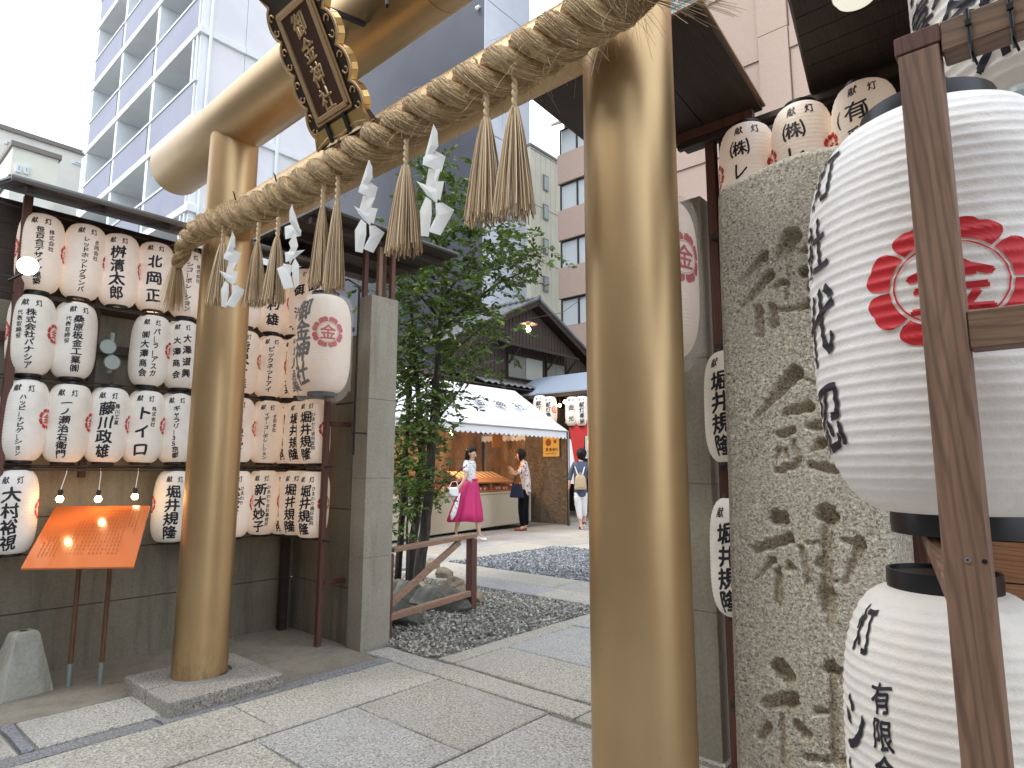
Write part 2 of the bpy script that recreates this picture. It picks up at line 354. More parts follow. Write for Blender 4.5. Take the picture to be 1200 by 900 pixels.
# gravel
def gravel(name, poly, n, size, z=-.012, holes=()):
    from_ = np.array(poly); mn, mx = from_.min(0), from_.max(0); pts = []
    def inside(P):
        c = np.zeros(len(P), bool); k = len(poly)
        for i in range(k):
            a, b = poly[i], poly[(i+1) % k]
            cond = ((a[1] > P[:, 1]) != (b[1] > P[:, 1])) & (P[:, 0] < (b[0]-a[0])*(P[:, 1]-a[1])/(b[1]-a[1]+1e-12)+a[0]); c ^= cond
        return c
    P = rng.uniform(mn, mx, (n*3, 2)); P = P[inside(P)][:n]; k = len(P)
    base = np.array([(1, 0, 0), (-1, 0, 0), (0, 1, 0), (0, -1, 0), (0, 0, 1), (0, 0, -1), (.6, .6, .5), (-.6, .6, .5), (-.6, -.6, .5), (.6, -.6, .5)]) 
    base = np.array([(1, .1, 0), (.3, .95, 0), (-.8, .6, 0), (-.8, -.6, 0), (.3, -.95, 0), (.45, .4, .75), (-.45, .35, .7), (-.1, -.5, .75)])
    tri = np.array([(0, 1, 5), (1, 6, 5), (1, 2, 6), (2, 3, 6), (3, 7, 6), (3, 4, 7), (4, 0, 7), (0, 5, 7), (5, 6, 7)])
    s_ = size*rng.uniform(.6, 1.4, (k, 1, 1)); a = rng.uniform(0, 6.28, k); B = np.repeat(base[None], k, 0)*np.array([1, 1, .8])*rng.uniform(.65, 1.3, (k, len(base), 1))
    ca, sa = np.cos(a)[:, None], np.sin(a)[:, None]; X = B[:, :, 0]*ca-B[:, :, 1]*sa*.7; Y = B[:, :, 0]*sa+B[:, :, 1]*ca*.7; Z = B[:, :, 2]
    tx = rng.normal(0, .35, (k, 1)); Z = Z+X*tx
    V = np.stack([X, Y, Z], 2)*s_; V[:, :, 0] += P[:, :1]; V[:, :, 1] += P[:, 1:]; V[:, :, 2] += z+rng.uniform(0, size*.8, (k, 1))
    Fq = (tri[None]+(np.arange(k)*len(base))[:, None, None]).reshape(-1, 3)
    return fast(name, V.reshape(-1, 3), Fq, None)
m_grav = mat('gravel stones', (.3, .3, .28), .8)
gi = N(m_grav, 'ShaderNodeNewGeometry').outputs['Random Per Island']
setc(m_grav, ramp(m_grav, gi, [(0, (.06, .06, .056)), (.3, (.17, .165, .15)), (.6, (.275, .265, .235)), (.85, (.40, .38, .33)), (1, (.56, .54, .48))]))
m_grav2 = mat('blue gravel stones', (.3, .3, .3), .8)
gi = N(m_grav2, 'ShaderNodeNewGeometry').outputs['Random Per Island']
setc(m_grav2, ramp(m_grav2, gi, [(0, (.05, .055, .065)), (.35, (.13, .14, .155)), (.7, (.22, .235, .25)), (1, (.42, .43, .44))]))
p1 = [(-3.92, 2.99), (-3.31, 2.99), (-3.31, 5.08), (-6.6, 5.08), (-6.6, 3.2), (-4.6, 3.0)]
G1 = gravel('gravel_bed', p1, 13500, .0135); G1.data.materials.append(m_grav); G1['kind'] = 'stuff'
p2 = [(-6.54, 6.14), (-3.32, 6.14), (-3.32, 8.58), (-6.54, 8.58)]
G2 = gravel('gravel_bed', p2, 12000, .017); G2.data.materials.append(m_grav2); G2['kind'] = 'stuff'

# ================================================================== LEFT WALL, POSTS
XW = -4.88
XWL = .55
bw = thing('concrete_wall', 'stained grey concrete boundary wall running behind the left lantern rack', 'wall', (XW-.1, 1, 0))
def wall_course(z0, z1, off):  # formwork lifts with a recessed joint between them
    MB().box((-.08-off, -3.2 if z0 < .5 else -.42, z0), (.1, 1.82, z1)).build('wall_lift', m_conc, bw, bev=.004)
wall_course(-.03, .378, 0); wall_course(.382, .953, 0); wall_course(.957, 2.3, .008)
bw2 = thing('concrete_wall', 'short concrete wall return beside the left gate post', 'wall', (-4.4, 2.87, 0))
for z0, z1 in ((-.03, .378), (.382, .953), (.957, 2.3)): MB().box((-.50, -.05, z0), (.36, .1, z1)).build('wall_lift', m_conc, bw2, bev=.004)
def gatepost(x0, x1, y0, y1, label):
    t = thing('gate_post', label, 'gate post', ((x0+x1)/2, (y0+y1)/2, 0))
    hx, hy = (x1-x0)/2, (y1-y0)/2; zs = [-.03, .62, 1.19, 1.78, 2.58]
    for a, b in zip(zs, zs[1:]): MB().box((-hx, -hy, a+.0006), (hx, hy, b-.0006)).build('concrete_lift', m_post, t, bev=.0025)
    return t
gatepost(-4.04, -3.865, 2.785, 3.04, 'grey concrete gate post left of the opening, behind the hanging lantern')
gatepost(-1.40, -1.228, 2.785, 3.04, 'grey concrete gate post half hidden behind the near golden pillar')
# ================================================================== TORII
TY = 1.68; XL, XR = -3.87, -.972; RP = .149
tor = thing('torii_gate', 'large golden torii gate of smooth round pillars spanning the entrance', 'torii gate', ((XL+XR)/2, TY, 0))
cx0 = (XL+XR)/2
def lathe_y(prof, cx, n=72):
    return MB().lathe(prof, n, (cx-cx0, 0, 0))
ztop = 3.478-.05
for X in (XL, XR):
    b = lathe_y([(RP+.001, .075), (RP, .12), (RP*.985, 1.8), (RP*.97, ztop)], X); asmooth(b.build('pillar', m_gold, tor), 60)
def xcyl(name, x0, x1, z, r, m, cap=True, n=72, round_=.02):
    V = []; F_ = []
    prof = [(x0, r-round_), (x0+round_*.3, r-round_*.3), (x0+round_, r)]+[(x0+(x1-x0)*t, r) for t in (.25, .5, .75)]+[(x1-round_, r), (x1-round_*.3, r-round_*.3), (x1, r-round_)]
    for x, rr in prof:
        for j in range(n): a = 2*math.pi*j/n; V.append((x-cx0, rr*math.cos(a), z+rr*math.sin(a)))
    for i in range(len(prof)-1):
        for j in range(n): a = i*n+j; b = i*n+(j+1) % n; F_.append((a, b, b+n, a+n))
    F_.append(tuple(range(n-1, -1, -1))); F_.append(tuple((len(prof)-1)*n+j for j in range(n)))
    o = MB().add(V, F_).build(name, m, tor); asmooth(o, 35); return o
kx0 = -4.86
xcyl('top_beam', kx0, XR+(XL-kx0), 3.478, .184, m_gold)
for xx in (-1.93,): # butt joint ring of the sheet cladding
    b = MB()
    for j in range(48):
        a0, a1 = 2*math.pi*j/48, 2*math.pi*(j+1)/48; r1, r0 = .1848, .1835
        b.add([(xx-cx0+dx, r_*math.cos(a_), 3.478+r_*math.sin(a_)) for dx in (0, .003) for r_, a_ in ((r1, a0), (r1, a1))], [(0, 1, 3, 2)])
    b.build('seam', m_black, tor)
xcyl('tie_beam', XL, XR, 2.775, .1205, m_gold, round_=.001)
# plinths
def plinth(x, y, label, red):
    t = thing('stone_plinth', label, 'plinth', (x, y, 0))
    def blk(x0, x1, m_=m_base):
        V = [(x0, -.33, -.03), (x1, -.33, -.03), (x1, .33, -.03), (x0, .33, -.03), (x0, -.33, .055), (x1, -.33, .055), (x1, .33, .055), (x0, .33, .055)]
        MB().box((x0, -.315, -.03), (x1, .315, .078)).build('plinth_block', m_, t, bev=.012, seg=2)
    blk(-.30, .03); blk(.036, .34)
    MB().lathe([(RP+.045, .074), (RP+.03, .084), (RP+.004, .092), (RP+.001, .08)], 40).build('mortar_ring', m_mort, t)
    return t
p_ = onZ(252, 776, .078)
plinth(XL, TY+.02, 'rough square granite plinth under the far golden pillar', True)
plinth(XR, TY+.02, 'granite plinth under the near golden pillar', True)

# ================================================================== LANTERNS
def rib_r(z, Hh, Rr, rr, p, amp):
    t = np.clip((z-Hh/2)/(Hh/2), -1, 1); env = rr+(Rr-rr)*np.sqrt(np.clip(1-np.abs(t)**3.6, 0, 1))
    return env-amp*np.abs(np.sin(np.pi*z/p))
def lantern_mesh(name, Hh, Rr, rr, nrib, amp, seg, m, per=4, wr=0):
    p = Hh/nrib; zs = np.linspace(0, Hh, nrib*per+1)
    e = Hh*np.array([.0015, .004, .008, .013]); zs = np.unique(np.concatenate([zs, e, Hh-e])); n = len(zs)
    r = rib_r(zs, Hh, Rr, rr, p, amp); a = np.linspace(0, 2*np.pi, seg, endpoint=False)
    A, Z = np.meshgrid(a, zs); Rm = np.repeat(r[:, None], seg, 1)
    if wr: Rm = Rm+wr*(np.sin(3*A+7*Z/Hh)+.6*np.sin(7*A+23*Z/Hh)+.5*np.sin(13*A-31*Z/Hh))*np.sin(np.pi*Z/Hh)+wr*.5*np.abs(np.sin(A*26+4*np.sin(Z*40)))*np.abs(np.sin(np.pi*Z/p))
    V = np.stack([Rm*np.cos(A), Rm*np.sin(A), Z], 2).reshape(-1, 3)
    i = np.arange(n-1)[:, None]*seg; j = np.arange(seg)[None]; q = np.stack([i+j, i+(j+1) % seg, i+seg+(j+1) % seg, i+seg+j], 2).reshape(-1, 4)
    o = fast(name, V, q, m, smooth=True); me = o.data; bpy.data.objects.remove(o); return me, (Hh, Rr, rr, p, amp)
def ring_mesh(r, h, wall=.005, lid=False):
    b = MB().lathe(([(0, h-.006), (r-wall, h-.006)] if lid else [])+[(r-wall, 0), (r, 0), (r+.001, h*.5), (r, h), (r-wall, h), (r-wall, 0)], 32); o = b.build('ring', m_black); asmooth(o, 40); me = o.data; bpy.data.objects.remove(o); return me
def onto(VF, spec, phi0, eps=.0015):
    V, Fq = VF; Hh, Rr, rr, p, amp = spec
    r = rib_r(V[:, 1], Hh, Rr, rr, p, amp)+eps; a = phi0+V[:, 0]/Rr
    return np.c_[r*np.cos(a), r*np.sin(a), V[:, 1]], Fq
def crest_flat(u0, v0, size, div=10):
    """eight petalled ring round the gold character, radius = size"""
    VV = []; FF = []; k = 0
    def fan(ring_in, ring_out):
        nonlocal k
        n = len(ring_in); VV.extend(ring_in+ring_out)
        for i in range(n-1): FF.append((k+i, k+i+1, k+n+i+1)); FF.append((k+i, k+n+i+1, k+n+i))
        k += 2*n
    nP = 8
    for q in range(nP):
        a0 = 2*math.pi*q/nP+math.pi/8; h = math.pi/nP*.93; m_ = 24
        for lo, hi in ((.64, .70), (.70, .76), (.76, .82), (.82, .88), (.88, .94), (.94, 1.0)):
            rin, rout = [], []
            for i in range(m_+1):
                t = -1+2*i/m_; a = a0+h*t
                ro = .80+.20*(1-abs(t)**4)**.5-.03*math.exp(-(t/.15)**2)
                f = lambda x: (.68+(ro-.68)*(x-.64)/.36)
                rin.append((u0+size*f(lo)*math.cos(a), v0+size*f(lo)*math.sin(a))); rout.append((u0+size*f(hi)*math.cos(a), v0+size*f(hi)*math.sin(a)))
            fan(rin, rout)
    rin = [(u0+size*.615*math.cos(2*math.pi*i/64), v0+size*.615*math.sin(2*math.pi*i/64)) for i in range(65)]
    rout = [(u0+size*.638*math.cos(2*math.pi*i/64), v0+size*.638*math.sin(2*math.pi*i/64)) for i in range(65)]
    fan(rin, rout)
    G, Fg = glyph('金', div, .03); G = G*size*1.0+np.array([u0, v0]); V = np.concatenate([np.array(VV), G]); Fq = np.concatenate([np.array(FF), Fg+k])
    return V, Fq
HS, RS = .487, .125
ME_S, SP_S = lantern_mesh('lantern_body', HS, RS, .062, 26, .0016, 40, m_pap, 3)
ME_SW = ME_S.copy(); ME_SW.materials.clear(); ME_SW.materials.append(m_papw)
RING_S = ring_mesh(.064, .022)
def inst(name, me, parent, loc=(0, 0, 0), rot=None):
    o = bpy.data.objects.new(name, me); COL.objects.link(o); o.parent = parent; o.location = loc
    if rot: o.rotation_euler = rot
    return o
def face_cam(x, y): return math.atan2(-y, -x)
def small_lantern(x, y, z, label, main, side='', tphi=0., cphi=(82,), warm=False, side_u=.055, size=None, two=None, group='paper lanterns hung on the racks', yaw=None, head=True, red=False, rough_=0):
    x += random.uniform(-.004, .004); z += random.uniform(-.006, .006)
    t = thing('paper_lantern', label, 'lantern', (x, y, z), face_cam(x, y) if yaw is None else yaw, group)
    t.rotation_euler[0] = random.uniform(-.03, .03); t.rotation_euler[1] = random.uniform(-.03, .03); tphi += random.uniform(-3, 3)
    inst('lantern_body', ME_SW if warm else ME_S, t); inst('ring', RING_S, t, (0, 0, -.017)); inst('ring', RING_S, t, (0, 0, HS-.004))
    b = MB().tube([(0, 0, HS+.012), (0, 0, HS+.045)], .004, 6).build('hook', m_iron, t)
    cols = []
    if head: cols.append([('献', -.041, HS*.880, .044), ('灯', .036, HS*.880, .044)])
    n = len(main)
    if n:
        top, bot = HS*.80, HS*.05
        s_ = size or min(.098, (top-bot)/n*1.0)
        if two:
            cols.append(column(main, .030, top, bot+.03, min(.062, (top-bot)/n*.9))); cols.append(column(two, -.036, top-.02, bot+.02, min(.055, (top-bot)/len(two)*.9)))
        else: cols.append(column(main, -.004, top, bot, s_, 1.0 if n < 6 else 1.12))
    for q, items in enumerate(cols):
        V, Fq = onto(lettering(items, 3, .050 if q or not head else .040), SP_S, R(tphi)); o = fast('inscription', V, Fq, m_red if red else m_ink, t); o['kind'] = 'stuff'
    if side:
        L_ = len(side); sz = min(.033, .29/L_)
        V, Fq = onto(lettering(column(side, side_u, HS*.78, HS*.78-L_*sz*1.08, sz), 1, .03), SP_S, R(tphi)); o = fast('inscription', V, Fq, m_ink, t); o['kind'] = 'stuff'
    for c_ in cphi:
        V, Fq = onto(crest_flat(0, HS*.52, .062, 3), SP_S, R(c_)); fast('crest', V, Fq, m_redf, t)['kind'] = 'stuff'
    return t
RZ = {1: 2.350, 2: 1.832, 3: 1.302, 4: .755}
rname = {1: 'top row', 2: 'second row', 3: 'third row', 4: 'bottom row'}
A = {1: [('笹百合デザイン建築', '株式会社', 2, (82, -84)), ('レッドホットグランパ', '合同会社', 4, (84,)), ('桝清太郎', '', 0, (86,)), ('北岡正', '', 2, (86,)), ('シコーポレーション', '株式会社', 4, ()), ('山田', '', 0, ()), ('村', '', 0, ()), ('吉利雄', '', 4, (84,)), ('アメニティ', '', 2, ())],
     2: [('株式会社パナシア', '代表取締役', 3, (66, -84)), ('桑原板金工業㈱', '代表取締役', 10, (-88,)), None, ('パーラーアスカ', '', 0, (74,)), ('大澤道興', '', 2, (80,)), ('熊谷', '', 0, ()), ('熊沢一雄', '', 0, (80,)), ('ピックネットアイ', '', 2, (84,)), ('前田工業', '', 2, ())],
     3: [('ハッピーナビゲーション', '', -2, (64,)), ('一ノ瀬治右衛門', '', -2, (74,)), ('藤川政雄', '藤川工業', -3, (80,)), ('トイロ', '株式会社', 0, (76,)), ('ギャラリー35京都', '', 4, ()), ('山口', '', 0, ()), ('石馬克吉', '', 2, (80,)), ('イデ・コーポレーション', '合同会社', 2, (-84,)), ('堀井規隆', 'ひまわり歯科医院', -8, ())],
     4: [('大村裕視', '', 2, (84,)), None, None, None, ('堀井規隆', '', 2, (-82,)), ('山本', '', 0, ()), ('松茂芳己', 'ひまわり', 0, (84,)), ('新木妙子', 'ひまわり会計事務所', -3, (84,)), ('堀井規隆', 'ひまわり歯科医院', -10, ())]}
ordn = ['leftmost', 'second from left', 'third from left', 'fourth from left', 'fifth from left', '', 'just right of the golden pillar', 'second right of the golden pillar', 'in the rack corner']
for r_, row in A.items():
    for k, it in enumerate(row):
        if it is None: continue
        y = .90+.2211*k
        if k == 8: y = 2.64
        if r_ == 4 and k == 0: lab = 'small paper lantern alone at the left end of the bottom row, before the gap'
        elif r_ == 4 and k == 4: lab = 'small paper lantern in the bottom row right of the orange notice board'
        elif k == 5: lab = 'small paper lantern hidden behind the far golden pillar in the %s' % rname[r_]
        else: lab = 'small paper lantern, %s of left rack, %s' % (rname[r_], ordn[k])
        two = None
        if it[0] == 'パーラーアスカ': two = '㈱大澤商会'
        if it[0] == '大澤道興': two = '大澤商会'
        so_ = -.06 if it[1] == '代表取締役' else .056
        small_lantern(-4.74, y, RZ[r_], lab, it[0], it[1], it[2]-2, it[3], warm=(r_ == 1 or k > 5), two=two, side_u=so_)
for r_ in (1, 2, 3, 4):
    for j, x in enumerate((-4.53, -4.31)):
        mn, sd_ = ('堀井規隆', 'ひまわり歯科医院') if r_ > 2 else (('御池', '') if r_ == 1 else ('堀川産業', ''))
        if r_ == 2 and j == 1: continue
        where = 'second from the red post' if j == 0 else 'beside the red post'
        small_lantern(x, 2.62, RZ[r_]+(.0 if r_ > 1 else .02), 'small lantern, %s of the short return rack, %s' % (rname[r_], where), mn, sd_, -26 if j else -20, (44,) if j else (60,), warm=True)
# lantern racks: rails and uprights
rk = thing('lantern_rack', 'dark timber and bamboo rack carrying four rows of lanterns on the left wall', 'rack', (-4.78, 1.6, 0))
def ry(b, y0, y1, x, z, r): b.tube([(x+4.78, y0-1.6, z), (x+4.78, (y0+y1)/2-1.6, z-.004), (x+4.78, y1-1.6, z)], r, 6)
for z in (2.865, 2.335, 2.31, 1.815, 1.79, 1.275, 1.25, .735):
    if z < 1: continue
    b = MB(); ry(b, .55, 2.72, -4.74 if z not in (2.31, 1.79, 1.25) else -4.69, z, .007); b.build('rail', m_darkw, rk)
for z in (1.262, .745):
    b = MB(); b.tube([(-.04+.08, -1.0, z), (.04, 1.1, z)], .004, 5).build('rail', m_iron, rk)
def upright(x, y, z0, z1, w_, m=m_redw, par=None): MB().box((x+4.78-w_/2, y-1.6-w_/2, z0), (x+4.78+w_/2, y-1.6+w_/2, z1)).build('upright', m, par or rk, bev=.003)
yl = float(onX(27, 290, -4.70)[1])
upright(-4.70, yl, .02, 2.93, .045); upright(-4.80, 2.10, -.02, 2.9, .05, m_darkw); upright(-4.80, 2.70, -.02, 2.95, .06, m_darkw); upright(-4.82, 1.25, 1.2, 2.9, .04, m_darkw)
MB().box((-.07, -1.1, 2.03), (-.045, 1.15, 2.09)).build('cross_board', m_darkw, rk); MB().box((-.07, -1.1, 1.5), (-.045, 1.15, 1.56)).build('cross_board', m_darkw, rk)
# dark boarding behind the rows, above the concrete
bb = thing('board_backing', 'dark timber boarding behind the upper lantern rows', 'boarding', (-4.93, 1.6, 2.3))
for i in range(4): MB().box((-.01, -.95, .005+i*.165), (.01, 1.2, .165+i*.165)).build('board', m_darkw, bb, bev=.002)
# red-brown post frame in front of return rack
B0 = onZ(372, 757); T0 = onY(387, 470, B0[1])
rf = thing('lantern_rack', 'thin red brown post frame holding the return rack in front of the concrete post', 'rack', (B0[0], B0[1], 0))
MB().box((-.02, -.02, -.02), (.02, .02, 2.9)).build('upright', m_redw, rf, bev=.003)
for z in (.42, 1.58, 2.33): MB().box((.0, .021, z), (.03, 2.82-B0[1], z+.035)).build('brace', m_redw, rf, bev=.002)
for z in (.74, 1.275, 1.81, 2.33, 2.87): MB().tube([(-.35, 2.62-B0[1], z), (.12, 2.62-B0[1], z)], .008, 6).build('rail', m_darkw, rf)
# lanterns' small bulbs inside the rack (lit)
m_bulb = mat('lit bulb glass', (1, .8, .5), .2, emit=(1, .62, .28), es=14)
m_bulbw = mat('lit white lamp', (1, 1, 1), .2, emit=(.95, .97, 1), es=9)
def point(name, loc, e, col, r, parent=None):
    l = bpy.data.lights.new(name, 'POINT'); l.energy = e; l.color = col; l.shadow_soft_size = r
    o = bpy.data.objects.new(name, l); COL.objects.link(o); o.location = loc
    if parent: o.parent = parent
    return o
bw_l = ['leftmost', 'middle', 'rightmost']
for i, (px, py) in enumerate(((70, 585), (115, 585), (158, 582))):
    P = onX(px, py, -4.60); T = onX(px+(9, 3, 4)[i], 549, -4.70)
    t = thing('pendant_bulb', 'small lit bulb on a cord above the orange notice board, %s of three' % bw_l[i], 'bulb', P, 0, 'bulbs over the notice board')
    MB().lathe([(0, -.02), (.012, -.017), (.019, -.006), (.02, .004), (.014, .016), (.011, .022)], 16).build('bulb_glass', m_bulb, t, smooth=True)
    MB().lathe([(.013, .02), (.015, .022), (.014, .05), (.008, .058), (0, .058)], 14).build('socket', m_black, t, smooth=True)
    d = T-P; MB().tube([(0, 0, .055), (d[0]*.3+.004, d[1]*.3, .055+(d[2]-.055)*.3), (d[0]*.7, d[1]*.7+.004, .055+(d[2]-.055)*.75), tuple(d)], .0025, 5).build('cord', m_white, t)
    point('bulb_light', (0, 0, -.005), .5, (1, .55, .22), .02, t)
for i, (y, z) in enumerate(((1.0, 2.33), (1.45, 2.33), (2.5, 1.8), (1.55, 1.28), (2.35, 2.33), (2.4, 1.25))):
    point('rack_light_%d' % i, (-4.80, y, z+.25), .32, (1, .55, .27), .03, rk).location = (-4.80+4.78+.0, y-1.6+.11, z+.22)
# floodlight at the rack's left end (lit)
P = onX(33, 312, -4.45)
t = thing('floodlight', 'round lit floodlight clamped to the left end upright of the rack', 'lamp', P)
cam_d = np.array([.9, -.35, -.1]); cam_d /= np.linalg.norm(cam_d)
MB().tube([(0, 0, 0), tuple(cam_d*.012)], [.048, .052], 24).build('lamp_face', m_bulbw, t)
MB().tube([tuple(-cam_d*.10), tuple(-cam_d*.05), tuple(-cam_d*.003)], [.02, .045, .056], 24).build('housing', m_grey, t, smooth=True)
MB().tube([tuple(-cam_d*.1), (-.18, -.05, -.06), (-.22, -.03, -.05)], .008, 8).build('bracket', m_black, t)
# grey twin lamp unit between second-row lanterns
P = onX(132, 412, -4.66)
t = thing('twin_floodlight', 'unlit grey floodlight with two round heads in the gap of the second lantern row', 'lamp', P)
MB().box((-.05, -.012, -.14), (-.02, .012, .13)).build('bracket', m_grey, t, bev=.003)
for dz, dy in ((.035, -.02), (-.065, .012)):
    a_ = Vector((.8, -.45, -.35)).normalized(); b = MB().tube([(0, dy, dz), tuple(Vector((0, dy, dz))+a_*.035)], [.035, .05], 24); b.build('lamp_head', m_grey, t, smooth=True)
    b = MB().tube([tuple(Vector((0, dy, dz))+a_*.0352), tuple(Vector((0, dy, dz))+a_*.038)], [.044, .044], 24); b.build('lens', mat('lamp lens', (.42, .50, .47), .15), t)
# roofs over the racks
m_rooft = mat('grey roof sheet', (.16, .17, .17), .5, .3)
def shed_roof(name, label, x0, x1, y0, y1, z0, dz_x=0, dz_y=0, n=6, along='y', overh=0, origin=None):
    cx, cy = (x0+x1)/2, (y0+y1)/2
    t = thing(name, label, 'roof', (cx, cy, z0))
    zf = lambda x, y: dz_x*(x-x0)+dz_y*(y-y0)
    def sheet(a0, a1, b0, b1, u, l, nm, m):
        V = [(a-cx, b-cy, zf(a, b)+k) for k in (l, u) for a, b in ((a0, b0), (a1, b0), (a1, b1), (a0, b1))]
        MB().add(V, [(0, 3, 2, 1), (4, 5, 6, 7), (0, 1, 5, 4), (1, 2, 6, 5), (2, 3, 7, 6), (3, 0, 4, 7)]).build(nm, m, t, bev=.001)
    sheet(x0, x1, y0, y1, .034, .020, 'roof_sheet', m_rooft)
    m_ = max(2, n)
    for i in range(m_):
        if along == 'y':
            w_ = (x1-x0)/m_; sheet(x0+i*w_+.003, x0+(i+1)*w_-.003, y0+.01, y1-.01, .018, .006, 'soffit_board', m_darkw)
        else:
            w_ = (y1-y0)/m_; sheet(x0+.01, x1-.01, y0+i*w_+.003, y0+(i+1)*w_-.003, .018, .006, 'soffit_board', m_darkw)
    return t, sheet
ea = onX(12, 215, -4.42); eb = onX(215, 265, -4.42)
zA = (ea[2]+eb[2])/2
t, sh = shed_roof('rack_roof', 'long dark lean to roof over the left lantern rack', -5.05, -4.42, float(ea[1]), 2.75, zA+.16, -.16/.63, 0, 5, 'y')
MB().tube([(-4.40-(-5.05-4.42)/2-0, ea[1]-(ea[1]+2.75)/2, -.16+.02), (-4.40-(-5.05-4.42)/2, 2.75-(ea[1]+2.75)/2, -.16+.02)], .018, 8).build('gutter', mat('grey gutter', (.16, .155, .15), .5), t)
for q in range(6):
    yy = ea[1]+.1+q*.38-(ea[1]+2.75)/2; MB().beam((-.3, yy, .14-.16*.05/.63-.10+.0), (.28, yy, -.16+.0-.03+.02), .03, .035).build('rafter', m_darkw, t)
t, sh = shed_roof('gate_roof', 'small dark roof over the return rack and left gate post', -4.95, -3.73, 2.25, 3.57, 3.05, 0, 0, 7, 'y')
for xx in (-.35, .05, .4): MB().box((xx, -.64, -.05), (xx+.04, .64, .003)).build('rafter', m_darkw, t)
b_ = thing('roof_strut', 'pale timber struts standing on the left concrete gate post', 'strut', (-3.95, 2.9, 2.58))
for xx, yy, m_ in ((-.06, -.08, m_redw), (.015, .0, m_paleV), (.06, .09, m_redw), (-.07, .1, m_redw)): MB().box((xx-.018, yy-.018, 0), (xx+.018, yy+.018, .455)).build('strut', m_, b_, bev=.002)
MB().box((-.15, -.11, .40), (.12, -.075, .44)).build('cross_piece', m_redw, b_)
t = thing('gate_roof', 'dark roof panel behind the near golden pillar', 'roof', (-1.3, 2.4, 2.92))
QR = [(-1.675, 1.99), (-.853, 2.0), (-.918, 2.82), (-1.73, 2.82)]
lerp = lambda p, q, a: (p[0]+(q[0]-p[0])*a, p[1]+(q[1]-p[1])*a)
for i in range(3):
    a0, a1 = i/3+.003, (i+1)/3-.003
    P = [lerp(QR[0], QR[1], a0), lerp(QR[0], QR[1], a1), lerp(QR[3], QR[2], a1), lerp(QR[3], QR[2], a0)]
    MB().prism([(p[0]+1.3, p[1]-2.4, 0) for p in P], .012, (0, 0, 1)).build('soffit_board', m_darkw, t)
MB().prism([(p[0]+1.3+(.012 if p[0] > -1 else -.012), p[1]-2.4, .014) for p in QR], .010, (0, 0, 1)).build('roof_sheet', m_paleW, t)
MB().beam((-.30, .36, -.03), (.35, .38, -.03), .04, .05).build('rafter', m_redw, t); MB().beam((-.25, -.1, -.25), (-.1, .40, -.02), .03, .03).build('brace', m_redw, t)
V1 = (-.575, 2.08); V2 = (-.713, 2.84)
t = thing('gate_roof', 'dark roof above the right lantern rack, near the white hanging lamp', 'roof', (-.3, 2.6, 2.92))
for i in range(7):
    a0, a1 = i/7+.003, (i+1)/7-.003
    q = []
    for a in (a0, a1): xl = V1[0]+(V2[0]-V1[0])*a; q.append((xl, V1[1]+(V2[1]-V1[1])*a))
    P = [(q[0][0]+.3, q[0][1]-2.6, 0), (2.3, q[0][1]-2.6, 0), (2.3, q[1][1]-2.6, 0), (q[1][0]+.3, q[1][1]-2.6, 0)]
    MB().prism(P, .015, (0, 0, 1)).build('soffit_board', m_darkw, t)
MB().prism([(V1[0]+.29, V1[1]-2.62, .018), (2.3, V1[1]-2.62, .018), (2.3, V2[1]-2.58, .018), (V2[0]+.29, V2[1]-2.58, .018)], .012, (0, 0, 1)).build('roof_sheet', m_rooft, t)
# right rack
rr_ = thing('lantern_rack', 'dark timber rack behind the carved stone and near pillar', 'rack', (-.8, 2.8, 0))
for x in (-1.17, -1.10, -.30, .5): MB().box((x+.8-.022, -.02, -.02), (x+.8+.022, .03, 2.905)).build('upright', m_redw if x < -1.15 else m_darkw, rr_, bev=.003)
for z in (2.83, 2.33, 1.8, 1.25, .62, .25): MB().box((-.52 if z > 2.5 else -.37, -.05, z), (1.6, -.02, z+.03)).build('rail', m_darkw, rr_, bev=.002)
MB().box((-.52, .035, 2.86), (.04, .07, 2.90)).build('rail', m_darkw, rr_); MB().box((.05, .03, 2.84), (1.9, .10, 2.918)).build('rail', m_darkw, rr_)
MB().box((-.32, .1, .0), (1.6, .12, 2.40)).build('lattice_board', m_darkw, rr_)
for i in range(4): MB().box((-.36, .10+.0, 2.405+i*.12), (1.9, .125, 2.522+i*.12)).build('lattice_board', m_darkw, rr_, bev=.002)
for z in (.55, 1.0): MB().box((-.34, -.03, z), (.3, -.01, z+.02)).build('rail', m_paleW, rr_)
rl = [(-.962, 'レ', '(株)'), (-.722, 'レ', '(株)'), (-.484, '彩', '(有)')]
for i, (x, ch, co_) in enumerate(rl):
    t = small_lantern(x, 2.70, 2.300, 'warm lit paper lantern above the carved stone, %s of three' % ('left', 'middle', 'right')[i], '', '', 0, (66 if i < 2 else 60, -80), warm=True, group='lanterns above the carved stone')
    it = [(('㈱' if i < 2 else '有'), -.005, HS*.70, .085, 1.15)]
    if i == 2: it += [('(', -.055, HS*.70, .08), (')', .055, HS*.70, .08)]
    it += column(ch+('ック' if i < 2 else '光社'), -.005, HS*.58, HS*.02, .085)
    V, Fq = onto(lettering(it, 4, .028), SP_S, R(-12)); fast('inscription', V, Fq, m_ink, t)['kind'] = 'stuff'
xs_ = float(onY(828.6, 480, 2.70)[0])+.118
for z, nm in ((1.285, 'upper'), (.65, 'lower')):
    small_lantern(xs_, 2.70, z, 'paper lantern in the gap left of the carved stone, %s one' % nm, '堀井規隆', 'ひまわり歯科医院', -24, (44,), group='lanterns behind the carved stone', warm=False)
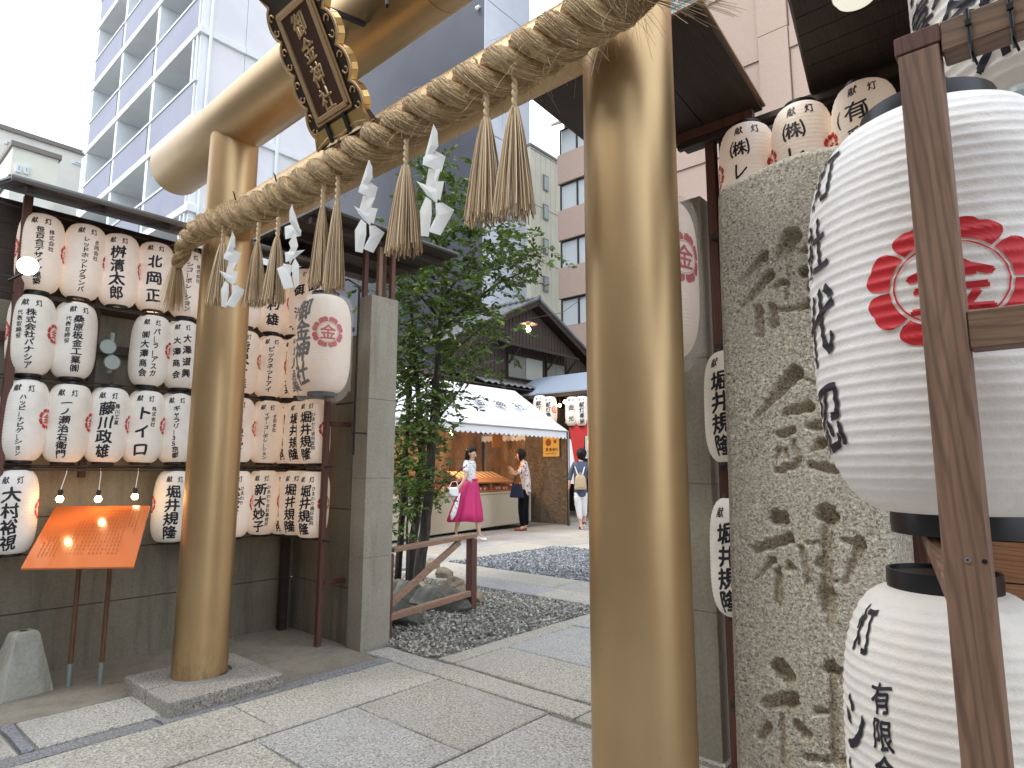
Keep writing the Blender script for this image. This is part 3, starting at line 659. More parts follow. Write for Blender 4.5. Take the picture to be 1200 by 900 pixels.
# gate lanterns in clear sleeves
HG, RG = .70, .193
ME_G, SP_G = lantern_mesh('lantern_body', HG, RG, .095, 46, .0021, 64, m_papg, 4)
RING_G = ring_mesh(.098, .035)
def gate_lantern(x, y, z, label, tphi, cphi):
    t = thing('gate_lantern', label, 'lantern', (x, y, z), face_cam(x, y), 'large lanterns flanking the gate')
    inst('lantern_body', ME_G, t); inst('ring', RING_G, t, (0, 0, -.03)); inst('ring', RING_G, t, (0, 0, HG-.004))
    V, Fq = onto(lettering(column('御金神社', 0, HG*.93, HG*.06, .165, .98), 8, .055), SP_G, R(tphi), .002); fast('inscription', V, Fq, mat('faded ink', (.03, .028, .03), .6), t)
    V, Fq = onto(crest_flat(0, HG*.58, .112, 8), SP_G, R(cphi), .002); fast('crest', V, Fq, m_redf, t)['kind'] = 'stuff'
    # clear plastic sleeve, gathered at the bottom
    n = 48; zs = [-.06, -.045, -.03, -.005, .02, .06, .2, .35, .5, .62, .68, .70, .715]; rs = [.11, .15, .165, .165, .19, .20, .204, .205, .204, .20, .18, .14, .10]
    V = []; 
    for zz, r0 in zip(zs, rs):
        for j in range(n):
            a = 2*math.pi*j/n; cr = 1+(.05*math.sin(9*a+zz*30)+.04*math.sin(17*a))*(1 if zz < .03 else .10); V.append((r0*cr*math.cos(a), r0*cr*math.sin(a), zz+(.012*math.sin(5*a) if zz < 0 else 0)))
    Fq = [(i*n+j, i*n+(j+1) % n, (i+1)*n+(j+1) % n, (i+1)*n+j) for i in range(len(zs)-1) for j in range(n)]
    o = raw('plastic_sleeve', V, Fq, m_plas, t, True)
    MB().tube([(0, 0, HG+.03), (0, 0, HG+.1), (-.03, .0, HG+.13)], .006, 6).build('hook', m_iron, t)
    return t
PL = onY(379, 408, 2.45)
gate_lantern(PL[0], 2.45, 1.80, 'large plastic covered lantern with red crest hanging by the left gate post', -52, 8)
PR = onY(813, 330, 2.45)
gate_lantern(PR[0]-.188, 2.45, 1.735, 'large lantern with red crest peeking out behind the near golden pillar', -50, 42)
# black bracket rods
br = thing('lantern_bracket', 'thin black iron bracket with cross bar on the left gate post', 'bracket', (-4.0, 2.70, 0))
P = onY(414, 535, 2.68); xx = P[0]+4.0
MB().tube([(xx, -.02, 1.36), (xx, -.02, 2.62), (xx-.03, -.1, 2.66), (PL[0]+4, -.25, 2.62)], .008, 8).build('rod', m_iron, br)
MB().tube([(xx, -.03, 1.74), (PL[0]+4.0-.14, -.03, 1.74)], .007, 8).build('cross_bar', m_iron, br)
MB().tube([(xx-.025, -.02, 1.52), (xx+.025, -.02, 1.52)], .006, 8).build('clamp', m_iron, br); MB().tube([(xx, .0, 1.52), (xx, .09, 1.52)], .006, 8).build('clamp', m_iron, br)
# ================================================================== NOTICE BOARD
c4 = [onZ(24, 666, .72), onZ(157, 664, .72), onZ(180, 593, 1.02), onZ(65, 593, 1.02)]
cen = sum(c4)/4
nb = thing('notice_board', 'slanted orange notice board printed with columns of text on two thin posts', 'notice board', (cen[0], cen[1], 0))
c4[2] = c4[3]+(c4[1]-c4[0])*.985
L4 = [c-np.array([cen[0], cen[1], 0]) for c in c4]
nrm = np.cross(L4[1]-L4[0], L4[3]-L4[0]); nrm /= np.linalg.norm(nrm)
m_or = mat('orange board face', (.66, .17, .045), .22); m_or.node_tree.nodes['Principled BSDF'].inputs['Coat Weight'].default_value = .4
MB().prism(L4, .012, -nrm).build('panel', m_or, nb, bev=.001)
ux = (L4[1]-L4[0]); uy = (L4[3]-L4[0])
tm = MB(); 
for q in range(24):
    uu = .90-q*.035; 
    if q in (17, 18): continue
    n_ = 13 if 2 < q < 17 else 7; top_ = .9 if q < 17 else .45
    for s_ in range(n_ if q else 9):
        vv = top_-s_*(.058 if n_ == 13 else .045)*(1.0)
        if vv < .1 or random.random() < .1: continue
        hw, hv = .008, .016
        for a_, b_, c_, d_ in ((-1, -1, .5, -.6), (-.3, -.9, .3, 1)):
            P4 = [L4[0]+ux*(uu+hw*p)+uy*(vv+hv*q2)+nrm*.0015 for p, q2 in ((a_, b_), (c_, b_), (c_, d_), (a_, d_))]
            tm.add(P4, [(0, 1, 2, 3)])
tx = tm.build('printed_text', mat('board print', (.16, .035, .02), .5), nb); tx['kind'] = 'stuff' 
m_pole = wood('copper brown pole', (.22, .11, .055), (.13, .06, .03), 2)
for (bx, by), (tx_, ty_) in (((80, 803), (87, 668)), ((117, 801), (122, 668))):
    P = onZ(bx, by); Q = onZ(tx_, ty_, .66); Q[0:2] = P[0:2]+ (Q[0:2]-P[0:2])*.0
    lp = P-np.array([cen[0], cen[1], 0]); zt = .8
    MB().tube([(lp[0], lp[1], -.02), (lp[0], lp[1], .12)], .0145, 10).build('post_foot', m_grey, nb)
    MB().tube([(lp[0], lp[1], .12), (lp[0], lp[1], .84)], .013, 10).build('post', m_pole, nb)
# ================================================================== CONCRETE BLOCK
P = (onZ(53, 812)+onZ(0, 824))/2
cb = thing('concrete_block', 'pale tapered concrete block standing on the ground at the left edge', 'block', (P[0]-.13, P[1], 0))
h = .335; V = []
for z, hw, hd in ((-.02, .13, .12), (0, .13, .12), (h-.02, .062, .055), (h, .05, .045)):
    V += [(-hd, -hw, z), (hd, -hw, z), (hd, hw, z), (-hd, hw, z)]
F_ = [(0, 3, 2, 1), (12, 13, 14, 15)]+[(4*i+j, 4*i+(j+1) % 4, 4*i+4+(j+1) % 4, 4*i+4+j) for i in range(3) for j in range(4)]
MB().add(V, F_).build('block_body', m_block, cb, bev=.008, seg=2)
cb.rotation_euler = (0, 0, R(12))
MB().lathe([(.022, h+.0005), (.0, h+.0006)], 12).build('lifting_hole', m_iron, cb)
# ================================================================== BARRIER
bf = thing('timber_barrier', 'low cedar frame barrier with one diagonal brace beside the gravel', 'barrier', (-4.1, 3.6, 0))
a_ = onZ(455, 748); a2 = np.array([-3.99, 3.10]); e2 = np.array([-4.235, 4.26]); a2 = a_[:2]
o2 = np.array([-4.1, 3.6]); la = a2-o2; le = e2-o2; ht = .635
MB().box((la[0]-.02, la[1]-.02, -.03), (la[0]+.02, la[1]+.02, .62)).build('post', m_redw, bf, bev=.003)
MB().box((le[0]-.04, le[1]-.035, -.03), (le[0]+.04, le[1]+.035, .62)).build('post', m_redw, bf, bev=.004)
MB().beam((*la, .645), (*(le+(le-la)*.04), .645), .075, .035).build('top_rail', m_paleW, bf, bev=.004)
MB().beam((*(la), .15), (*(le+(le-la)*.03), .13), .05, .05).build('bottom_rail', m_paleW, bf, bev=.004)
MB().beam((*la, .24), (*(la+(le-la)*.82), .61), .03, .055).build('brace', m_paleW, bf, bev=.003)
# ================================================================== SACRED ROPE
YR = 1.435
rp_px = [(203, 312), (214, 283), (238, 266), (270, 256), (306, 243), (350, 222), (400, 194), (450, 163), (500, 131), (550, 104), (600, 79), (650, 47), (700, 16), (740, -8), (765, -22)]
rp = np.array([onY(a, b, YR) for a, b in rp_px])
rp[0, 1] = rp[1, 1] = YR+.02
def resample(P, step):
    P = np.asarray(P); d = np.r_[0, np.cumsum(np.linalg.norm(np.diff(P, axis=0), axis=1))]; n = max(3, int(d[-1]/step)); s_ = np.linspace(0, d[-1], n)
    Q = np.stack([np.interp(s_, d, P[:, i]) for i in range(3)], 1); 
    for _ in range(6): Q[1:-1] = (Q[:-2]+2*Q[1:-1]+Q[2:])/4
    return Q, s_
Q, S = resample(rp, .008); LR = S[-1]
T_ = np.gradient(Q, axis=0); T_ /= np.linalg.norm(T_, axis=1)[:, None]
B_ = np.cross(T_, (0, 1, 0)); B_ /= np.linalg.norm(B_, axis=1)[:, None]; N_ = np.cross(B_, T_)
rope = thing('sacred_rope', 'thick twisted straw rope with frayed ends hung along the golden tie beam', 'rope', Q[len(Q)//2])
org = Q[len(Q)//2]
rad_at = lambda s_: np.interp(s_, [0, .08, .3, .8, LR-.5, LR-.1, LR], [.032, .044, .063, .076, .080, .075, .05])
PITCHR = .40
def strand_pts(k, s_, th, lift=0.0):
    """points on strand k at arclength s_ and angle th around the strand"""
    r = rad_at(s_); ph = 2*np.pi*(s_/ (PITCHR*(.45+.55*r/.080)))+2*np.pi*k/3
    q = np.stack([np.interp(s_, S, Q[:, i]) for i in range(3)], -1); n = np.stack([np.interp(s_, S, N_[:, i]) for i in range(3)], -1); b = np.stack([np.interp(s_, S, B_[:, i]) for i in range(3)], -1); t = np.stack([np.interp(s_, S, T_[:, i]) for i in range(3)], -1)
    e1 = n*np.cos(ph)[..., None]+b*np.sin(ph)[..., None]; e2 = -n*np.sin(ph)[..., None]+b*np.cos(ph)[..., None]
    sl_ = r*.58*2*np.pi/(PITCHR*(.45+.55*r/.080)); tt = t+e2*sl_[..., None]; tt /= np.linalg.norm(tt, axis=-1)[..., None]
    e2b = np.cross(tt, e1)
    rs = r*.475*(1+.018*np.sin(th*13+s_*22)+.014*np.sin(th*31+s_*40))+lift
    return q+e1*(r*.58)[..., None]+e1*(rs*np.cos(th)*.98)[..., None]+e2b*(rs*np.sin(th))[..., None]
nA = 44
for k in range(3):
    s_ = S[::1]; th = np.linspace(0, 2*np.pi, nA, endpoint=False); SS, TH = np.meshgrid(s_, th, indexing='ij')
    P = strand_pts(k, SS.ravel(), TH.ravel()-SS.ravel()*0)-org; n = len(s_)
    i = np.arange(n-1)[:, None]*nA; j = np.arange(nA)[None]; q = np.stack([i+j, i+(j+1) % nA, i+nA+(j+1) % nA, i+nA+j], 2).reshape(-1, 4)
    fast('strand', P, q, m_straw, rope, True)
def ribbons(name, lines, w_, m, parent, kind='stuff'):
    """lines (n,k,3) -> three sided fibres"""
    L_ = np.asarray(lines); n, k, _ = L_.shape; d = np.gradient(L_, axis=1); d /= (np.linalg.norm(d, axis=2)[..., None]+1e-9)
    x = np.cross(d, np.array([.3, .9, .2])); x /= (np.linalg.norm(x, axis=2)[..., None]+1e-9); y = np.cross(d, x); V = []
    w_ = np.asarray(w_).reshape(-1, 1, 1)*np.ones((n, 1, 1)); tp = np.linspace(1, .7, k)[None, :, None]
    for a in range(3): an = 2*np.pi*a/3; V.append(L_+w_*tp*(x*np.cos(an)+y*np.sin(an)))
    V = np.stack(V, 2).reshape(-1, 3); b0 = (np.arange(n)*k*3)[:, None, None]; i = (np.arange(k-1)*3)[None, :, None]; a = np.arange(3)[None, None]; a2 = (a+1) % 3
    q = np.stack([b0+i+a, b0+i+a2, b0+i+3+a2, b0+i+3+a], 3).reshape(-1, 4)
    o = fast(name, V, q, m, parent); o['kind'] = kind; return o
n = 15000; k_ = 7; s0 = rng.uniform(.02, LR-.04, n); th0 = rng.uniform(-1.05, 1.25, n); ks = rng.integers(0, 3, n); ln = rng.uniform(.07, .20, n); dth = rng.normal(-.12, .04, n)
lift = rng.exponential(.0006, n)+.0003; t = np.linspace(0, 1, k_); lines = np.zeros((n, k_, 3))
for k in range(3):
    m_ = ks == k; ss = np.clip(s0[m_, None]+ln[m_, None]*t[None]*.55, 0, LR); tt = th0[m_, None]+dth[m_, None]*t[None]*1.6; lf = lift[m_, None]*(.5+2.2*t[None]**3)
    lines[m_] = strand_pts(k, ss.ravel(), tt.ravel(), lf.ravel()).reshape(ss.shape+(3,))
ribbons('straw_fibre', lines-org, rng.uniform(.0008, .0017, n), m_hair, rope)
# stray hairs sticking out
n = 1500; s0 = rng.uniform(.02, LR, n); ph = rng.uniform(0, 6.28, n); r0 = rad_at(s0)*.98
q = np.stack([np.interp(s0, S, Q[:, i]) for i in range(3)], 1); nn = np.stack([np.interp(s0, S, N_[:, i]) for i in range(3)], 1); bb_ = np.stack([np.interp(s0, S, B_[:, i]) for i in range(3)], 1); tt = np.stack([np.interp(s0, S, T_[:, i]) for i in range(3)], 1)
rd = nn*np.cos(ph)[:, None]+bb_*np.sin(ph)[:, None]; dr = rd*rng.uniform(.3, 1, (n, 1))+tt*rng.normal(.3, .8, (n, 1))+rng.normal(0, .35, (n, 3)); dr /= np.linalg.norm(dr, axis=1)[:, None]
L_ = rng.uniform(.02, .075, n)*np.where(s0 > LR-.5, 1.3, 1); t = np.linspace(0, 1, 5)
lines = q[:, None]+rd[:, None]*r0[:, None, None]*.92+dr[:, None]*(L_[:, None]*t)[..., None]+np.array([0, 0, -1])*(L_[:, None]*t**2*.55)[..., None]
ribbons('stray_fibre', lines-org, rng.uniform(.0004, .0008, n), m_hair, rope)
# frayed right end and left tail
def brush(base, dirv, n, L0, L1, spread, w_, name, r0=.02):
    base = np.array(base, float); dirv = np.array(dirv, float); dirv /= np.linalg.norm(dirv)
    a = rng.normal(0, 1, (n, 3)); a -= (a@dirv)[:, None]*dirv; st = base+a*r0*.6; sp = dirv+a*spread; L_ = rng.uniform(L0, L1, n); t = np.linspace(0, 1, 5)
    lines = st[:, None]+sp[:, None]*(L_[:, None]*t)[..., None]+np.array([0, 0, -1])*(L_[:, None]*t**2*.15)[..., None]
    return ribbons(name, lines-org, rng.uniform(.0007, .0013, n), m_hair, rope)
brush(Q[-1], T_[-1]*np.array([1, 1, .2])+np.array([0, -.1, -.12]), 420, .08, .24, .22, .001, 'frayed_end', .03)
brush(Q[0]+np.array([0, 0, .02]), (0.0, 0, -1), 420, .16, .27, .11, .001, 'frayed_end', .014)
for px, py in ((322, 205), (274, 226), (558, 70)): # black hooks / wire ties above the rope
    P = onY(px, py, YR+.03)-org; MB().tube([P+np.array([0, .02, -.06]), P, P+np.array([-.012, -.0, .012])], .004, 6).build('tie_wire', m_iron if px != 558 else m_straw, rope)
# ------------------------------------------------------------------ tassels
TS = [((262, 270), 86, .050, 'in front of the far golden pillar'), ((303, 268), 90, .040, 'just right of the far golden pillar'), ((326, 262), 92, .040, 'beside the second paper streamer, above the hanging gate lantern'),
      ((379, 222), 112, .034, 'left one of the pair above the plastic covered lantern'), ((396, 214), 125, .034, 'right one of the pair above the plastic covered lantern'), ((476, 172), 124, .052, 'between the two largest paper streamers'),
      ((570, 112), 150, .048, 'left one of the pair nearest the near golden pillar'), ((603, 98), 158, .048, 'right one of the pair nearest the near golden pillar')]
def tassel(px, py, hpx, wd, label):
    P = onY(px, py, YR-.03); Bm = onY(px-3, py+hpx, YR-.03); Hh = P[2]-Bm[2]
    t = thing('straw_tassel', 'hanging straw tassel '+label, 'tassel', P, 0, 'straw tassels on the rope')
    kn = Hh*.24
    a = np.linspace(0, 1, 16)
    for q in (0, 1): MB().tube([(.0055*math.cos(x*16+q*math.pi), .0055*math.sin(x*16+q*math.pi), .03-(kn+.03)*x) for x in a], .0062, 6).build('cord', m_tass, t, smooth=True)
    n = 170; ph = rng.uniform(0, 6.28, n); rr0 = np.sqrt(rng.uniform(0.02, 1, n)); L_ = (Hh-kn)*rng.uniform(.93, 1.03, n); tt = np.linspace(0, 1, 6)
    rad = 1.6*wd*rr0[:, None]*(.20+.80*tt[None]**.75); x = rad*np.cos(ph)[:, None]+rng.normal(0, .0012, (n, 6))*tt; y = rad*.8*np.sin(ph)[:, None]; z = -kn+.02-(L_[:, None]+.02)*tt[None]
    stl = rng.uniform(0, 1, n) < .06; x = x+np.where(stl, rng.normal(0, .02, n), 0)[:, None]*tt**2
    ribbons('straw', np.stack([x, y, z], 2), rng.uniform(.0019, .0031, n), m_tass, t)
    MB().tube([(0.011*math.cos(q), .011*math.sin(q), -kn-.002+q*.0006) for q in np.linspace(0, 12.5, 40)], .002, 5).build('binding', m_hair, t)
    return t
for (p, h_, wd, lab) in TS: tassel(p[0], p[1], h_, wd, lab)
# ------------------------------------------------------------------ paper streamers
def shide(px, py, hpx, label, flip=1, rot=.0):
    P = onY(px, py, YR-.065); Hh = P[2]-onY(px, py+hpx, YR-.065)[2]
    t = thing('paper_streamer', 'white folded zigzag paper streamer '+label, 'paper streamer', P, YAW*.75+rot, 'paper streamers on the rope')
    polys = [('stem', [(309, -160), (328, -115), (330, -40), (262, 48), (249, 45)], 0), ('paper_fold', [(262, 18), (300, -34), (352, 0), (340, 92), (262, 60)], .5), ('paper_fold', [(270, 55), (350, 95), (325, 150), (367, 165), (340, 252), (238, 158)], -.6),
             ('paper_fold', [(240, 155), (332, 190), (322, 264), (285, 228)], .7), ('paper_fold', [(235, 288), (275, 228), (308, 262), (308, 332), (285, 438), (238, 420)], -.5), ('paper_fold', [(316, 262), (345, 256), (393, 292), (345, 441), (297, 425), (322, 335)], .55)]
    for q, (nm, pl, sl) in enumerate(polys):
        P2 = [((x-300)/592*Hh*flip*1.12, -(y+160)/600*Hh) for x, y in pl]; cx = sum(p[0] for p in P2)/len(P2); cz = sum(p[1] for p in P2)/len(P2)
        P3 = [(x, (q % 3)*.006+(x-cx)*sl+(z-cz)*.12*(1 if q % 2 else -1), z) for x, z in P2]
        b = MB(); k = len(P3); V = P3+[(c[0], c[1]+.0008, c[2]) for c in P3]; V += [(cx, (q % 3)*.006-.006, cz), (cx, (q % 3)*.006-.0052, cz)]
        b.add(V, [(i, (i+1) % k, 2*k) for i in range(k)]+[(k+(i+1) % k, k+i, 2*k+1) for i in range(k)]+[(i, k+i, k+(i+1) % k, (i+1) % k) for i in range(k)]); b.build(nm, m_white, t)
    return t
shide(272, 272, 86, 'hanging in front of the far golden pillar', 1, .1); shide(345, 240, 96, 'second from the left, above the rack corner', -1, -.1)
shide(431, 188, 106, 'third from the left, right of the tassel pair', 1, .15); shide(507, 147, 128, 'rightmost, against the tree crown', 1, -.1)
# ================================================================== NAME PLAQUE
bl, br_ = onY(370, 165, 1.52), onY(431, 134, 1.52); tl = math.radians(29)
pc = (bl+br_)/2; pw = (br_[0]-bl[0])
pq = thing('name_plaque', 'dark carved plaque with gilt frame and gold characters leaning out from the top beam', 'plaque', pc)
pq.rotation_euler = (tl, 0, 0)
Lp = .60; hw = pw/2; iw = .104
out = []
def edge_pts(sx):
    pts = []
    for i in range(41):
        z = Lp*i/40; s_ = i/40*4.0; f = abs(math.sin(math.pi*s_))**.6
        pts.append((sx*(hw*.80+hw*.20*f*(1.0)), 0, z))
    return pts
Lf = edge_pts(-1); Rt = edge_pts(1)
prof = [(-hw*1.0, 0, -.035)]+Lf[1:]+[(-hw*1.02, 0, Lp+.07), (-hw*.5, 0, Lp+.03), (0, 0, Lp+.10), (hw*.5, 0, Lp+.03), (hw*1.02, 0, Lp+.07)]+Rt[::-1][:-1]+[(hw*1.0, 0, -.035), (hw*.5, 0, -.012), (0, 0, -.03), (-hw*.5, 0, -.012)]
MB().prism([(a, .0, c) for a, b, c in prof], .035, (0, 1, 0)).build('backing_board', m_bronze, pq)
MB().tube([(a, -.003, c) for a, b, c in prof]+[(prof[0][0], -.003, prof[0][2])], .0075, 8).build('gilt_edge', m_giltd, pq, smooth=True)
for sx in (-1, 1): # bright gilt side strip
    for i in range(0, 40, 2):
        a, b = (Lf, Rt)[sx > 0][i], (Lf, Rt)[sx > 0][min(i+2, 40)]
        MB().add([(a[0]+sx*.001, .002, a[2]+.001), (b[0]+sx*.001, .002, b[2]-.001), (b[0]+sx*.001, .04, b[2]-.001), (a[0]+sx*.001, .04, a[2]+.001), (a[0]+sx*.006, .004, a[2]+.001), (b[0]+sx*.006, .004, b[2]-.001), (b[0]+sx*.006, .038, b[2]-.001), (a[0]+sx*.006, .038, a[2]+.001)], [(0, 1, 2, 3), (4, 5, 6, 7), (0, 1, 5, 4), (1, 2, 6, 5), (2, 3, 7, 6), (3, 0, 4, 7)]).build('gilt_strip', m_gilt, pq)
z0, z1 = .085, .515
MB().box((-iw, -.010, z0), (iw, -.001, z1)).build('lacquer_panel', m_lacq, pq, bev=.001)
for k, (r_, w_) in enumerate(((iw+.012, .011), (iw+.030, .006))):
    zz0, zz1 = z0-(r_-iw), z1+(r_-iw)
    for a, b in (((-r_, zz0), (-r_, zz1)), ((r_, zz0), (r_, zz1)), ((-r_, zz0), (r_, zz0)), ((-r_, zz1), (r_, zz1))):
        MB().beam((a[0], -.008-.004*(k == 0), a[1]), (b[0], -.008-.004*(k == 0), b[1]), w_*2, w_*1.6, (0, 1, 0)).build('frame_bar', m_giltd, pq, bev=.002)
V, Fq = lettering(column('御金神社', .0, z1-.005, z0-.005, .108, .88), 2, .007, .3)
# raised gold characters with thickness
def raised(V, Fq, y0, th, name, m, parent):
    k = len(V); VV = np.concatenate([np.c_[V[:, 0], np.full(k, y0-th), V[:, 1]], np.c_[V[:, 0], np.full(k, y0), V[:, 1]]])
    E = {}
    for f in Fq:
        for a, b in ((f[0], f[1]), (f[1], f[2]), (f[2], f[0])): E[(a, b)] = E.get((a, b), 0)+1
    side = [(a, b) for (a, b) in E if (b, a) not in E]; tri = [tuple(f) for f in Fq]
    for a, b in side: tri += [(a, k+a, k+b), (a, k+b, b)]
    return fast(name, VV, np.array(tri), m, parent)
raised(V, Fq, -.0102, .005, 'characters', mat('bright gilt lettering', (.85, .62, .34), .45, .6), pq)['kind'] = 'stuff'
for sx in (-1, 1): # curls on the dark border
    for i in range(4):
        zc = Lp*(i+.5)/4
        for sg in (-1, 1):
            c = (sx*(hw*.84), -.006, zc+sg*.028)
            pts = [(c[0]-sx*.022*(1-q/14)*math.cos(q*.42), c[1], c[2]+sg*.022*(1-q/16)*math.sin(q*.42)) for q in range(14)]
            MB().tube(pts, [.0045-.00015*q for q in range(14)], 6).build('scroll', m_giltd, pq, smooth=True)
MB().prism([(-hw*.95, -.002, -.03), (hw*.95, -.002, -.03), (hw*.9, -.002, .035), (-hw*.9, -.002, .035)], .003, (0, -1, 0)).build('bottom_plate', m_gilt, pq)
for xx in (-.075, .065): MB().box((xx-.011, -.018, -.04), (xx+.011, -.004, .05)).build('clasp', m_black, pq, bev=.003); 
for xx in (-.1, .09): MB().tube([(xx, .03, -.02), (xx, .075, .0), (xx, .06, .06)], .006, 6).build('hook', m_iron, pq)
MB().beam((-.1, .02, .5), (-.1, .28, .42), .02, .02).build('strut', m_black, pq); MB().beam((.1, .02, .5), (.1, .28, .42), .02, .02).build('strut', m_black, pq)
P = onY(452, 0, 1.48); hk = thing('beam_bracket', 'short black iron bracket bolted under the top beam right of the plaque', 'bracket', P)
MB().beam((-.02, .02, .06), (.012, .0, -.035), .014, .018).build('arm', m_iron, hk, bev=.002)
# ================================================================== CARVED STONE
Y0 = 1.90; x0, x1, ztp = -.795, -.352, 2.20
st = thing('carved_stone', 'tall granite pillar carved with four deep characters beside the near golden pillar', 'stone pillar', ((x0+x1)/2, Y0+.13, 0))
nx, nz = 176, 820
X, Z = np.meshgrid(np.linspace(x0, x1, nx), np.linspace(-.03, ztp, nz)); Xf, Zf = X.ravel(), Z.ravel()
SA = [(190, 455, 27, 85, 580, 5), (215, 540, 28, 72, 712, 5), (310, 372, 47, 242, 468, 12), (305, 410, 30, 300, 470, 16), (374, 424, 18, 348, 438, 7), (368, 520, 27, 374, 526, 25), (275, 568, 20, 245, 585, 12),
      (172, 680, 20, 180, 792, 21), (232, 668, 17, 240, 752, 23), (250, 690, 14, 380, 675, 14), (385, 664, 21, 350, 682, 14), (398, 572, 20, 398, 610, 14), (302, 500, 9, 292, 640, 11)]
SB = [(332, 142, 38, 128, 378, 4), (385, 165, 8, 488, 232, 13), (398, 288, 26, 302, 310, 22), (415, 372, 22, 455, 372, 20), (322, 395, 22, 270, 410, 20), (330, 440, 11, 356, 520, 14), (452, 450, 27, 408, 490, 7),
      (262, 480, 14, 262, 505, 13), (300, 480, 12, 300, 510, 12), (262, 475, 11, 300, 475, 11), (350, 540, 18, 262, 570, 19), (412, 545, 20, 512, 567, 22)]
SC = [(198, 74, 27, 214, 80, 25), (240, 145, 19, 128, 180, 17), (185, 215, 14, 122, 292, 5), (205, 250, 13, 208, 358, 15), (242, 235, 14, 255, 245, 12), (280, 170, 9, 306, 292, 11), (300, 160, 8, 350, 155, 8),
      (362, 66, 33, 370, 74, 31), (362, 100, 17, 365, 330, 19), (368, 335, 29, 374, 385, 22), (375, 390, 18, 380, 452, 7), (343, 222, 18, 350, 232, 18), (420, 150, 10, 470, 158, 17), (475, 165, 19, 428, 295, 8), (345, 290, 9, 400, 285, 9),
      (215, 575, 33, 238, 600, 27), (252, 680, 27, 165, 692, 19), (178, 770, 15, 150, 805, 14), (278, 765, 19, 302, 795, 19), (222, 735, 9, 228, 890, 10), (385, 573, 25, 396, 580, 22), (390, 600, 13, 400, 890, 15), (335, 715, 13, 402, 720, 13), (300, 870, 13, 430, 890, 15)]
dep = np.zeros(len(Xf))
wob = lambda x, z: .0035*np.sin(x*170+3*np.sin(z*90))+.0025*np.sin(z*230+x*110)
for SL, ox, oy, s_ in ((SA, 840, 180, 3.752), (SB, 840, 400, 3.752), (SC, 840, 580, 2.815)):
    for a, b, ra, c, d, rb in SL:
        A_ = onY(ox+a/s_, oy+b/s_, Y0); B2 = onY(ox+c/s_, oy+d/s_, Y0); m1 = Y0*1.0/F_PX/s_*1.03
        ax, az_, bx, bz = A_[0], A_[2], B2[0], B2[2]; dx, dz = bx-ax, bz-az_; L2 = dx*dx+dz*dz+1e-9
        msk = (Xf > min(ax, bx)-.07) & (Xf < max(ax, bx)+.07) & (Zf > min(az_, bz)-.07) & (Zf < max(az_, bz)+.07)
        xx, zz = Xf[msk], Zf[msk]; tt = np.clip(((xx-ax)*dx+(zz-az_)*dz)/L2, 0, 1); rr0 = (ra+(rb-ra)*tt)*m1
        dd = np.hypot(xx-ax-tt*dx, zz-az_-tt*dz)+wob(xx, zz)*.6; v_ = np.clip(1-dd/rr0, 0, 1); D = np.minimum(.040, rr0*1.5)
        dep[msk] = np.maximum(dep[msk], D*np.clip(v_*2.6, 0, 1)**.75)
Dg = dep.reshape(nz, nx)
for _ in range(1): Dg[1:-1, 1:-1] = (Dg[1:-1, 1:-1]*4+Dg[:-2, 1:-1]+Dg[2:, 1:-1]+Dg[1:-1, :-2]+Dg[1:-1, 2:])/8
rough_n = rng.normal(0, .0006, (nz, nx)); lowf = .003*np.sin(X*9+Z*3)+.003*np.sin(Z*5+1)
Yg = Y0+Dg+rough_n+lowf
# rounded edges and shoulder
de = np.minimum(X-x0, x1-X); Yg += .022*np.clip(1-de/.022, 0, 1)**2
tpz = ztp-.012*np.sin(X*14)-.012*np.clip(1-(X-x0)/.25, 0, 1)-.02*np.clip(1-(X-x0)/.03, 0, 1)**2-.03*np.clip(1-(x1-X)/.06, 0, 1)**2
Zs = np.minimum(Z, 9); sc2 = np.where(Z > 1.95, 1.95+(Z-1.95)*(tpz-1.95)/(ztp-1.95), Z)
Yg += .03*np.clip(1-(tpz-sc2)/.03, 0, 1)**2
lean = (Z-1.2)*.012
V = np.stack([X+lean*0-(1.2-Z)*.012, Yg, sc2], 2)
cx, cy = (x0+x1)/2, Y0+.13
front = V.reshape(-1, 3)-np.array([cx, cy, 0])
i = np.arange(nz-1)[:, None]*nx; j = np.arange(nx-1)[None]; q = np.stack([i+j, i+j+1, i+nx+j+1, i+nx+j], 2).reshape(-1, 4).tolist()
bd = [k for k in range(nx)]+[k*nx+nx-1 for k in range(1, nz)]+[(nz-1)*nx+k for k in range(nx-2, -1, -1)]+[k*nx for k in range(nz-2, 0, -1)]
nb0 = len(front); back = front[bd].copy(); back[:, 1] = .13; VV = np.concatenate([front, back]); m_ = len(bd)
FF = q+[(bd[(k+1) % m_], bd[k], nb0+k, nb0+(k+1) % m_) for k in range(m_)]+[tuple(nb0+k for k in range(m_))]
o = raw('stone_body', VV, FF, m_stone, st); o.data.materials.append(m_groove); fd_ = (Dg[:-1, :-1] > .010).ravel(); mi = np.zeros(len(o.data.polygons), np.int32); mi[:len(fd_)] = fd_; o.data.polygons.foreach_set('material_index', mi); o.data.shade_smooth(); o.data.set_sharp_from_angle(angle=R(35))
# rusty post and board fence right of the stone
wp = thing('board_fence', 'orange brown timber boards and dark post behind the large white lanterns', 'fence', (.2, 2.3, 0))
for i in range(16): MB().box((-.55, -.012+random.uniform(0, .004), .02+i*.115), (1.6, .01, .131+i*.115)).build('board', m_orw, wp, bev=.002)
MB().box((-.60, -.05, .0), (-.53, .0, 1.9)).build('post', m_redw, wp, bev=.004)
